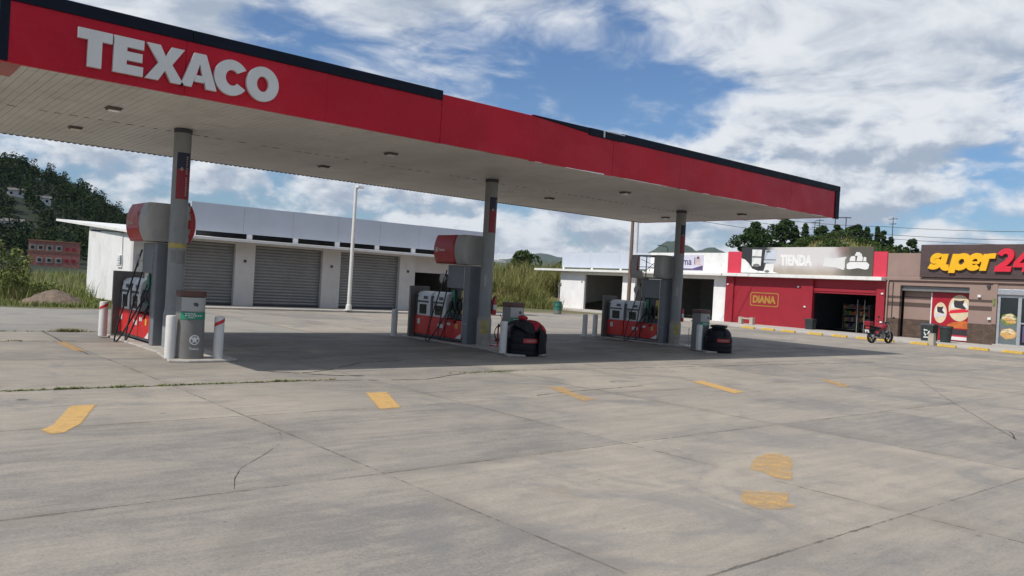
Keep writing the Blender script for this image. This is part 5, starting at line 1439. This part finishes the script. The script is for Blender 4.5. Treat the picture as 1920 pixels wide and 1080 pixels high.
mb = MB(); mb.tube([(0, 0, 0), (.0, 0, 9.3)], [.14, .10], 14); mb.build('pole', m_wood, t, smooth=50)
mb = MB(); mb.box(-.9, -.05, 8.7, .9, .05, 8.82); mb.build('crossarm', m_wood, t)
t = thing('utility_pole', 'pale concrete pole rising behind the white parapet', 'pole', (47.6, 55.5, 0)); t.location = (60.5, 53.3, 0)
mb = MB(); mb.tube([(0, 0, 0), (0, 0, 10.5)], [.24, .17], 14); mb.build('pole', m_galv, t, smooth=50)
mb = MB(); mb.box(-.9, -.06, 9.9, .9, .06, 10.02); mb.build('crossarm', m_galv, t)
t = thing('street_lamp', 'small dark street lamp far behind the white parapet', 'street lamp', (81., 66., 0))
mb = MB(); mb.tube([(0, 0, 0), (0, 0, 7.6), (-.1, .1, 7.9), (-.6, .7, 8.05)], .07, 8); mb.build('pole', m_disp_d, t, smooth=50)
mb = MB(); mb.box(-.85, .65, 7.98, -.45, 1.0, 8.08); mb.build('lamp_head', m_disp_d, t)
def wire(pts, label, r=.012, sag=.3):
    P_ = []
    for a, b in zip(pts[:-1], pts[1:]):
        for k in range(16):
            u = k / 16; P_.append(tuple(a[c] + (b[c] - a[c]) * u - (sag * 4 * u * (1 - u) if c == 2 else 0) for c in range(3)))
    P_.append(pts[-1])
    mb = MB(); o = P_[0]; mb.tube([(p_[0] - o[0], p_[1] - o[1], p_[2] - o[2]) for p_ in P_], r, 5)
    tag(mb.build('power_line', m_wire, loc=o), label, 'power line', 'power lines over the shops')
wire([(42.55, 37.2, 8.75), (58, 27.5, 7.7), (64, 6, 8.2)], 'upper sagging power line running over the shop roofs', .016, .5)
wire([(42.55, 38.6, 8.75), (58, 28.2, 7.2), (64, 7, 7.6)], 'lower sagging power line running over the shop roofs', .016, .5)
wire([(42.0, 37.9, 7.9), (58, 28.0, 6.9), (64, 6, 7.2)], 'lowest sagging power line just above the taupe shop', .016, .5)
# ------------------------------------------------------------------ vegetation and terrain
def rv(r):
    while True:
        v = Vector((r.uniform(-1, 1), r.uniform(-1, 1), r.uniform(-1, 1)))
        if .05 < v.length < 1: return v
def leaves(mb_v, mb_f, c, rad, n, size, r, flat=.8):
    """n small leaf-clump faces in a ragged ball"""
    for _ in range(n):
        v = rv(r); v = v.normalized() * (v.length ** .45)
        q = (c[0] + v.x * rad[0], c[1] + v.y * rad[1], c[2] + v.z * rad[2])
        a = rv(r).normalized(); b = a.cross(rv(r))
        if b.length < 1e-3: continue
        b.normalize(); s1 = size * r.uniform(.5, 1.25); s2 = s1 * r.uniform(.35, .75)
        o = len(mb_v)
        mb_v += [(q[0] - a.x * s1, q[1] - a.y * s1, q[2] - a.z * s1), (q[0] + b.x * s2, q[1] + b.y * s2, q[2] + b.z * s2), (q[0] + a.x * s1, q[1] + a.y * s1, q[2] + a.z * s1), (q[0] - b.x * s2, q[1] - b.y * s2, q[2] - b.z * s2)]
        mb_f.append((o, o + 1, o + 2, o + 3))
def tree(x, y, z, h, wd, label, kind='round', m=m_leaf, seed=1, group='trees beyond the shops', dens=1., lsize=.16, base=.3):
    r = random.Random(seed)
    t = thing('tree', label, 'tree', (x, y, z), 0, group)
    tr = MB(); pts = [(0, 0, 0)]; k = 7
    for i in range(1, k): pts.append((pts[-1][0] + r.uniform(-.04, .04) * h * .3, pts[-1][1] + r.uniform(-.04, .04) * h * .3, h * .9 * i / (k - 1)))
    r0_ = max(.06, h * .022)
    tr.tube(pts, [r0_ * (1 - .8 * i / (k - 1)) for i in range(k)], 8)
    V = []; F = []
    nl = 22 if kind == 'round' else 18
    for i in range(nl):
        if kind == 'round':
            u = r.uniform(base, 1.0); zz_ = h * u
            w_ = wd / 2 * (math.sin(PI * min(1, (u - base + .12) / (1.12 - base)) ** .8) ** .6)
        elif kind == 'pine':
            u = base + (1 - base) * (i + .5) / nl; zz_ = h * u; w_ = wd / 2 * (1.08 - (u - base) / (1 - base)) * r.uniform(.6, 1.1)
        else:
            u = r.uniform(base, .98); zz_ = h * u; w_ = wd / 2 * r.uniform(.3, 1)
        a = r.uniform(0, 2 * PI) if kind != 'pine' else i * 2.4
        rr_ = w_ * r.uniform(.35, .8)
        c = (rr_ * math.cos(a), rr_ * math.sin(a), zz_)
        j = min(k - 1, max(1, int(u * .8 * (k - 1))))
        b = pts[j]
        tr.tube([b, ((b[0] + c[0]) / 2, (b[1] + c[1]) / 2, (b[2] + c[2]) / 2 + .02 * h), c], [r0_ * .4, r0_ * .25, r0_ * .1], 6)
        if kind == 'pine': rad = (max(.25, w_ * .75), max(.25, w_ * .75), h * .075)
        else:
            q = wd * r.uniform(.11, .21); rad = (q, q, q * r.uniform(.55, .85))
        leaves(V, F, c, rad, int(150 * dens), lsize, r)
    tr.build('trunk', m_trunk, t, smooth=60)
    mb = MB(); mb.add(V, F); mb.build('crown', m, t)
    return t
def ray_at(px, dist, py=None):
    pass
# bank of tall dry grass between the warehouse and the white shop, trees behind it
def heightmesh(name, pts_f, xs, ys, m, kind='structure'):
    vs = [(x, y, pts_f(x, y)) for y in ys for x in xs]
    mb = MB(); mb.add(vs, grid_faces(len(xs), len(ys), False))
    return tag(mb.build(name, m, smooth=60), kind=kind)
def sstep(a, b, x):
    u = min(1, max(0, (x - a) / (b - a))); return u * u * (3 - 2 * u)
def bank_h(x, y):
    q = (x * .66 + y * .75)                 # distance outward along the view between the two buildings
    l = (x * .75 - y * .66)                 # sideways
    return -.05 + 1.9 * sstep(75, 86, q) * sstep(-26, -12, l) * (1 - sstep(26, 40, l)) + .12 * math.sin(x * .9) * math.cos(y * .8) * sstep(73, 78, q)
heightmesh('bank', bank_h, [20 + i * 1.2 for i in range(60)], [38 + i * 1.2 for i in range(60)], m_bank)
def blades(name, label, N, pos, hgt, wid, m, seed, lean=.35, cat=None):
    r = random.Random(seed); V = []; F = []
    for _ in range(N):
        x, y, z, k = pos(r)
        h = hgt * k * r.uniform(.35, 1.12); a = r.uniform(0, 2 * PI); l = h * r.uniform(.05, lean)
        ca, sa = math.cos(a), math.sin(a); w_ = wid * r.uniform(.6, 1.4); b = a + PI / 2 + r.uniform(-.6, .6); cb_, sb_ = math.cos(b) * w_, math.sin(b) * w_
        o = len(V)
        V += [(x - cb_, y - sb_, z), (x + cb_, y + sb_, z), (x + ca * l * .35 + cb_ * .7, y + sa * l * .35 + sb_ * .7, z + h * .6), (x + ca * l * .35 - cb_ * .7, y + sa * l * .35 - sb_ * .7, z + h * .6), (x + ca * l, y + sa * l, z + h)]
        F += [(o, o + 1, o + 2, o + 3), (o + 3, o + 2, o + 4)]
    mb = MB(); mb.add(V, F); return tag(mb.build(name, m), label, kind='stuff')
def pos_bank(r):
    while True:
        q = r.uniform(71.5, 92) if r.random() < .75 else r.uniform(71.5, 76); l = r.uniform(-16, 16)
        x = q * .66 + l * .75; y = q * .75 - l * .66
        cl_ = .5 + .5 * math.sin(x * 1.3 + math.sin(y * .9) * 2) * math.cos(y * 1.1)
        if x < 36 and y < 60: continue
        if (Vector((x, y, 0)) - S0).dot(SD) < 44 and (Vector((x, y, 0)) - S0).dot(ND) < 3.5: continue
        if r.random() > .35 + .65 * cl_: continue
        return x, y, bank_h(x, y) - .05, (.35 + .65 * sstep(71, 76, q)) * (.7 + .5 * cl_)
blades('tall_grass', 'tall dry grass covering the bank between the two buildings', 32000, pos_bank, 2.75, .024, m_grass2, 11, .85)
for i, (x, y, z, h, wd, k) in enumerate(((59.5, 77, 0, 5.2, 5.8, 'round'), (63.6, 73.8, .0, 5.4, 6.4, 'round'), (68.0, 71.4, 0, 4.6, 5.6, 'round'), (55.5, 80.5, 0, 5.0, 6, 'round'))):
    tree(x, y, z, h, wd, ['dark bushy tree half hidden by the middle column, behind tall grass', 'broad dark tree behind the tall grass, right of the middle column', 'dark tree at the right end of the clump behind the tall grass', 'dark bushy tree at the left end of the clump, behind the middle pump'][i], k, m_leaf, 40 + i, 'trees behind the tall grass', 1.7, .22, .06)
# rubble at the foot of the bank
for i, (x, y, s_) in enumerate(((48.6, 56.6, 1.2), (50.4, 55.6, .9), (46.8, 58.4, .8), (51.6, 54.9, .7))):
    r = random.Random(60 + i); mb = MB()
    n1_, n2_ = 14, 7; vs = []
    for j in range(n2_):
        ph = PI / 2 * j / (n2_ - 1)
        for k in range(n1_):
            a = 2 * PI * k / n1_; q = s_ * (1 + r.uniform(-.25, .25)); vs.append((q * math.cos(ph) * math.cos(a), q * math.cos(ph) * math.sin(a), .42 * s_ * math.sin(ph) * (1 + r.uniform(-.3, .3))))
    mb.add(vs, grid_faces(n1_, n2_, True))
    tag(mb.build('rubble_heap', m_rubble, loc=(x, y, .0)), ['largest orange rubble heap at the foot of the grassy bank', 'orange rubble heap right of the largest one', 'low orange rubble heap left of the largest one', 'smallest orange rubble heap, nearest the green barrel'][i], 'rubble', 'orange rubble heaps at the foot of the bank')
t = thing('barrel', 'green barrel by the left end of the white shop', 'barrel', (42.0, 44.2, 0)); t.location = (41.2, 43.6, 0)
mb = MB(); mb.lathe([(.30, 0), (.31, .03), (.30, .06), (.30, .32), (.312, .34), (.30, .36), (.30, .62), (.312, .64), (.30, .66), (.30, .92), (.312, .95), (.27, .95), (.26, .7)], 28); mb.build('drum', m_barrel, t, smooth=40)
mb = MB(); mb.lathe([(.302, .02), (.304, .10), (.303, .26), (.301, .28)], 28); mb.build('faded_foot', m_frame, t, smooth=40)
t = thing('wooden_stake', 'thin pale stake with a rag, standing in the green barrel', 'stake', (41.3, 43.7, .1))
mb = MB(); mb.tube([(0, 0, 0), (.05, .02, 2.25)], .03, 6); mb.build('stake', m_collar, t)
mb = MB(); leaves(mb.v, mb.f, (.08, .02, 2.1), (.16, .16, .14), 30, .10, random.Random(3)); mb.mi = [0] * len(mb.f); mb.build('rag', m_collar, t)

# left field: tall grass, dirt heap
def pos_field(r):
    while True:
        if r.random() < .55:
            x = r.uniform(-6, 10.8); y = 38 + abs(r.gauss(0, 10))
        else:
            x = r.uniform(-20, 30); y = r.uniform(44, 120)
        if y > 125 or (x > 10.6 and y < 60): continue
        if math.hypot(x - 7.6, (y - 41.5) * .8) < 1.5: continue
        edge = sstep(37.2, 42, y)
        cl_ = .5 + .5 * math.sin(x * .8 + math.sin(y * .35) * 2.2) * math.cos(y * .45 + x * .3)
        if y < 43 and x > 5.4: k = .16 + .1 * cl_
        elif x > 8.3 and y < 46: k = .22
        else: k = (.25 + .75 * edge) * (.45 + .8 * cl_)
        if r.random() > .3 + .7 * cl_: continue
        return x, y, -.05, k * (.8 if y > 60 else .78)
blades('field_grass', 'tall green grass and weeds in the field left of the warehouse', 36000, pos_field, 1.30, .016, m_grass, 12, .7)
r = random.Random(77)
for i in range(9):
    x = r.uniform(3.5, 8.4); y = r.uniform(43.5, 48); h = r.uniform(.8, 1.3)
    if i < 3: x, y, h = (5.95 + i * .5, 44.2 + i * .4, 2.6 - .35 * i)
    t = thing('shrub', ['tall spindly weed in the field, tallest at far left', 'tall spindly weed second from the left in the field', 'tall spindly weed third from the left in the field'][i] if i < 3 else 'low leafy bush among the tall field grass', 'plant', (x, y, -.03), 0, 'tall weeds in the field' if i < 3 else 'leafy bushes in the field grass')
    tr = MB(); tr.tube([(0, 0, 0), (.1, .05, h * .5), (.0, .1, h)], [.025, .018, .008], 6); tr.build('stem', m_trunk, t)
    V = []; F = []
    for k in range(8 if i < 3 else 6):
        u = .25 + .75 * k / 7; leaves(V, F, (r.uniform(-.2, .2), r.uniform(-.2, .2), h * u), (.30 if i < 3 else .6, .30 if i < 3 else .6, .22), 60, .085, r)
    mb = MB(); mb.add(V, F); mb.build('foliage', m_grass, t)
def heap_h(a, q): return 0
mb = MB(); vs = []; r = random.Random(9)
for j in range(12):
    q = j / 11
    for k in range(30):
        a = 2 * PI * k / 30; rad = 1.15 * (1 - q) * (1 + .12 * math.sin(3 * a) + .06 * math.sin(7 * a + 1)); vs.append((rad * math.cos(a) * 1.15, rad * math.sin(a), .66 * (1 - (1 - q) ** 1.35) + r.uniform(-.035, .035)))
mb.add(vs, grid_faces(30, 12, True))
tag(mb.build('soil_heap', m_soil, smooth=50, loc=(7.75, 41.3, -.06)), 'brown heap of dug soil at the edge of the field', 'soil heap')

# wooded hill at left
def ang(px): return YAW + math.atan((px - 960) / F_PX)
PROF = [(-1600, 24), (-1100, 34), (-700, 40), (-300, 37), (-100, 33), (0, 29.4), (60, 27.2), (120, 23.8), (180, 19.4), (235, 13.2), (290, 7), (340, 3), (420, 1.5), (520, 0)]
def prof(px):
    for (a, za), (b, zb) in zip(PROF[:-1], PROF[1:]):
        if a <= px <= b: return za + (zb - za) * (px - a) / (b - a)
    return 0
AZ = [-.95 + i * (1.36 / 110) for i in range(111)]
def px_of(az):
    dlt = az - YAW
    return 960 + F_PX * math.tan(max(-1.25, dlt))
def hill_h(az, rr_): return prof(px_of(az)) * (.04 * sstep(120, 180, rr_) + .96 * sstep(172, 300, rr_)) * (1 - .55 * sstep(310, 520, rr_)) - .1
RR = [110 + i * 9 for i in range(48)]
mb = MB(); vs = [(rr_ * math.sin(a), rr_ * math.cos(a), hill_h(a, rr_)) for rr_ in RR for a in AZ]; mb.add(vs, grid_faces(len(AZ), len(RR), False)); tag(mb.build('hill', m_hill, smooth=60), kind='structure')
r = random.Random(21); V = []; F = []; cnt = 0
houses = [(38.9, 267.2, 'pale hillside house at the left edge, halfway up the wooded hill'), (45.6, 266.2, 'pale hillside house to the right, halfway up the wooded hill'), (36.8, 262, 'long whitish hillside house low down at the left edge')]
hz = [20.3, 18.8, 11.2]
HP = []
for (hx, hy, lb), hzz in zip(houses, hz):
    az_ = math.atan2(hx, hy); r0h = math.hypot(hx, hy); q = 172.
    while q < 300 and hill_h(az_, q) < 2 + (hzz - 2) * q / r0h - .6: q += .5
    HP.append((az_, q, 2 + (hzz - 2) * q / r0h))
def clear_view(x, y):
    for az_, q, _ in HP:
        ux, uy = math.sin(az_), math.cos(az_); u = x * ux + y * uy - q; l = x * uy - y * ux
        if -13 < u < 2 and abs(l) < 1.9: return False
    return True
while cnt < 2300:
    a = r.uniform(-.25, .36); rr_ = math.sqrt(r.uniform(165 ** 2, 345 ** 2))
    if cnt > 1750: a = r.uniform(-.75, -.1)
    x, y = rr_ * math.sin(a), rr_ * math.cos(a); z = hill_h(a, rr_)
    if z < .6: continue
    if not clear_view(x, y): continue
    if 20 < x < 38 and y < 175 and a > .05: continue
    h = r.uniform(3.2, 6.5) * (.8 if rr_ > 285 else 1); wd = r.uniform(2.2, 4.2)
    pine = r.random() < .35
    cnt += 1
    nn_ = 150 if a > -.12 and a < .36 else 50
    ls_ = .36 if nn_ > 100 else .7
    if pine:
        for k in range(3): leaves(V, F, (x, y, z + h * (.45 + .28 * k)), (wd * (.5 - .13 * k), wd * (.5 - .13 * k), h * .17), nn_ // 3, ls_ * (1.05 - .15 * k), r)
    else:
        leaves(V, F, (x, y, z + h * .55), (wd * .6, wd * .6, h * .42), nn_, ls_, r)
mb = MB(); mb.add(V, F); tag(mb.build('forest', m_forest), 'dense dark green woodland covering the hill at left', kind='stuff')
for (_x, _y, lb), (az_, q, z) in zip(houses, HP):
    x, y = (q - 1) * math.sin(az_), (q - 1) * math.cos(az_); z = hill_h(az_, q - 1)
    t = thing('hillside_house', lb, 'house', (x, y, z - .2), -.12, 'small houses on the wooded hill')
    w_ = rng.uniform(1.6, 2.1) if lb.startswith('pale') else 3.0
    mb = MB(); mb.box(-w_, -1.5, -2.5, w_, 1.5, 1.35); mb.build('wall', m_wall_w, t)
    mb = MB(); mb.hexa([(-w_ - .2, -1.8, 1.37), (w_ + .2, -1.8, 1.37), (w_ + .2, 1.8, 1.37), (-w_ - .2, 1.8, 1.37), (-w_ - .2, -1.6, 1.5), (w_ + .2, -1.6, 1.5), (w_ + .1, .6, 2.1), (-w_ - .1, .6, 2.1)]); mb.build('roof', m_slab, t)
    for q_ in (-.55, .45):
        mb = MB(); mb.box(q_ * w_ - .3, -1.54, .3, q_ * w_ + .3, -1.502, .95); mb.build('window', m_dark, t)
# red brick building below the hill
t = thing('brick_building', 'two storey unfinished red brick building below the wooded hill', 'building', (29.1, 157.5, 0), -.185)
mb = MB(); mb.box(-3.9, 0, -.3, 3.9, 6, 4.9); mb.build('wall', m_redbrick, t)
mb = MB(); mb.box(-3.95, -.06, 3.12, 3.95, -.003, 3.22); mb.box(-4.0, -.15, 4.903, 1.3, 6.1, 5.05); mb.box(1.3, -.1, 4.903, 4.0, 6.1, 5.0); mb.build('floor_band', m_rubble, t)
for row, xs_ in ((3.65, (-3.3, -2.1, -.75, .65)), (1.55, (-.75, .65, -2.2))):
    for x in xs_:
        mb = MB(); mb.box(x - .50, -.05, row - .35, x + .50, -.004, row + .62); f_ = mb.build('window_surround', m_collar, t)
        mb = MB(); mb.box(x - .26, -.075, row - .12, x + .26, -.052, row + .38); mb.build('window', m_dark, f_)
for row in (3.6, 1.6):
    for x in (1.9, 2.9):
        mb = MB(); mb.box(x - .3, -.04, row - .2, x + .3, -.004, row + .4); mb.build('window', m_redw, t)

# hill behind the shops
def hr_h(x, y):
    q = math.hypot(x, y); az = math.atan2(x, y); px = px_of(az)
    P2 = [(1300, 0), (1380, 6.2), (1450, 8.2), (1530, 9.9), (1580, 10.4), (1630, 9.2), (1680, 8.0), (1730, 7.2), (1850, 5.4), (2000, 4), (2300, 2)]
    z = 0
    for (a, za), (b, zb) in zip(P2[:-1], P2[1:]):
        if a <= px <= b: z = za + (zb - za) * (px - a) / (b - a)
    return z * sstep(74, 112, q) * (1 - .5 * sstep(118, 180, q)) - .1
AZ2 = [ang(1290) + i * (ang(2300) - ang(1290)) / 70 for i in range(71)]; RR2 = [72 + i * 3.5 for i in range(34)]
mb = MB(); mb.add([(q * math.sin(a), q * math.cos(a), hr_h(q * math.sin(a), q * math.cos(a))) for q in RR2 for a in AZ2], grid_faces(len(AZ2), len(RR2), False)); tag(mb.build('grassy_hill', m_bank, smooth=60), kind='structure')
def pos_hr(r):
    a = ang(r.uniform(1330, 1900)); q = r.uniform(84, 116); x, y = q * math.sin(a), q * math.cos(a)
    return x, y, hr_h(x, y) - .05, r.uniform(.5, 1.2)
blades('hill_grass', 'dry grass and scrub on the hill behind the shops', 9000, pos_hr, .75, .05, m_grass2, 14, .5)
def at(px, q): a = ang(px); return q * math.sin(a), q * math.cos(a)
TR = [(1392, 104, 6.0, 6.0, 'round', 'dark broad tree at the left end of the hill behind the shops'), (1412, 106, 7.0, 5.5, 'round', 'dark tree second from the left behind the smeared sign'), (1440, 105, 6.6, 6.5, 'round', 'tallest dark broad tree above the left part of the smeared sign'), (1466, 107, 5.6, 4.5, 'round', 'dark rounded tree just right of the tallest broad one'),
      (1487, 109, 3.4, 2.2, 'pine', 'small pointed tree in the gap above the sign board, left one'), (1503, 109, 4.0, 2.4, 'pine', 'small pointed tree in the gap above the sign board, right one'), (1534, 110, 2.6, 3.2, 'round', 'low dark bush at the left shoulder of the hilltop'), (1562, 111, 2.6, 1.9, 'round', 'small dark tree at the very top under the wire frame'), (1600, 111, 3.0, 3.8, 'round', 'dark rounded tree right of the hilltop'), (1619, 110, 3.4, 2.3, 'pine', 'pointed dark tree on the right shoulder of the hill'),
      (1638, 112, 4.3, 1.6, 'pine', 'slim pointed tree right of the hill shoulder'), (1647, 111, 3.9, 2.2, 'round', 'slim dark tree next to the slim pointed one'), (1664, 112, 3.4, 2.0, 'pine', 'small pine above the pink end panel'), (1681, 110, 2.6, 2.2, 'round', 'low dark bush above the taupe parapet'), (1703, 112, 4.3, 2.6, 'round', 'lone dark tree at the right, beside the brown sign board')]
for i, (px, q, h, wd, k, lb) in enumerate(TR):
    x, y = at(px, q); tree(x, y, hr_h(x, y) - .1, h * .70, wd * .84, lb, k, m_leaf, 80 + i, 'trees on the hill behind the shops', 1.0 if wd > 3 else .7, .17 if wd > 3 else .13, .10 if k == 'round' else .06)
for i in range(40):
    px = 1385 + (i % 20) * 17 + rng.uniform(-8, 8); x, y = at(px, rng.uniform(93, 104) if i < 16 else rng.uniform(105, 112)); h = rng.uniform(.9, 1.7) if i < 16 else rng.uniform(.6, 1.2)
    r = random.Random(200 + i); t = thing('shrub', 'low dark shrub on the slope behind the shops', 'plant', (x, y, hr_h(x, y) - .1), 0, 'low shrubs on the slope behind the shops')
    tr = MB(); tr.tube([(0, 0, 0), (.05, 0, h * .7)], [.04, .015], 6); tr.build('stem', m_trunk, t)
    V = []; F = []
    for k in range(4): leaves(V, F, (r.uniform(-.7, .7), r.uniform(-.7, .7), h * r.uniform(.4, .9)), (.8, .8, .45), 90, .15, r)
    mb = MB(); mb.add(V, F); mb.build('foliage', m_leaf2, t)
for px, q, h, lb in ((1520, 113, 2.5, 'thin lattice mast on the hilltop, left one of the pair with short arms'), (1529, 114, 2.7, 'thin mast on the hilltop beside the left lattice mast'), (1666, 116, 4.8, 'thin mast among the small pines right of the hill')):
    x, y = at(px, q); t = thing('radio_mast', lb, 'mast', (x, y, hr_h(x, y) - .1), RZ, 'thin masts on the hill')
    h += .6
    mb = MB(); mb.tube([(0, 0, 0), (0, 0, h)], [.07, .05], 6); mb.build('pole', m_disp_d, t)
    mb = MB(); mb.box(-.6, -.03, h - .25, .6, .03, h - .17); mb.build('crossarm', m_disp_d, t)
    mb = MB(); mb.box(-.45, -.03, h - .9, .45, .03, h - .82); mb.build('crossarm', m_disp_d, t)
x, y = at(1568, 113); t = thing('wire_frame', 'two-legged pole frame with a crossbar on the hilltop', 'pylon', (x, y, hr_h(x, y) - .1), -ang(1568))
for q in (-.65, .65):
    mb = MB(); mb.tube([(q, 0, 0), (q, 0, 3.1)], .06, 6); mb.build('leg', m_disp_d, t)
mb = MB(); mb.box(-1.2, -.05, 2.95, 1.25, .05, 3.07); mb.build('crossbar', m_disp_d, t)

# far mountains
def mount(name, pts, dist, depth):
    vs = []; ns = 26; xs_ = []
    P_ = []
    for (a, za), (b, zb) in zip(pts[:-1], pts[1:]):
        k = max(2, int(abs(b - a) / 6))
        for i in range(k): P_.append((a + (b - a) * i / k, za + (zb - za) * i / k))
    P_.append(pts[-1])
    r = random.Random(5)
    for j in range(ns):
        u = j / (ns - 1) * 2 - 1
        for (px, z) in P_:
            q = dist + depth * u; a = ang(px); n_ = math.sin(px * .21 + u * 5) * .05 + math.sin(px * .07 - u * 9) * .06
            vs.append((q * math.sin(a), q * math.cos(a), max(-3, (z + 3) * (1 - abs(u) ** 1.4) * (1 + n_ * (abs(u) + .15)) - 3 + r.uniform(-.5, .5))))
    mb = MB(); mb.add(vs, grid_faces(len(P_), ns, False)); tag(mb.build(name, m_mount, smooth=70), kind='structure')
k_ = 2200 / 900
mount('mountain', [(px, 2 + (z - 2) * k_) for px, z in [(1060, 0), (1110, 30), (1160, 36), (1200, 42), (1222, 50), (1245, 60), (1262, 59), (1285, 55), (1300, 50), (1318, 54), (1335, 55), (1352, 50), (1375, 42), (1430, 34), (1520, 20), (1620, 0)]], 2200, 500)
k_ = 4200 / 1900
mount('mountain', [(px, 2 + (z - 2) * k_) for px, z in [(820, 0), (900, 50), (960, 66), (1010, 80), (1035, 76), (1060, 72), (1110, 60), (1170, 45), (1260, 0)]], 4200, 600)

# ------------------------------------------------------------------ the air between here and the mountains
mb = MB(); mb.box(-910, -910, -8, 4010, 5010, 230)
hz_ = mb.build('haze', [], None)
hm = bpy.data.materials.new('haze_air'); hm.use_nodes = True; hn = NT(hm.node_tree); hm.node_tree.nodes.clear()
vol = hn.n('ShaderNodeVolumePrincipled', {'Color': (.62, .74, .92), 'Density': .00007, 'Anisotropy': .2})
om = hm.node_tree.nodes.new('ShaderNodeOutputMaterial'); hm.node_tree.links.new(vol, om.inputs['Volume'])
hz_.data.materials.clear(); hz_.data.materials.append(hm); tag(hz_, 'thin bluish air between the forecourt and the far mountains', kind='stuff')
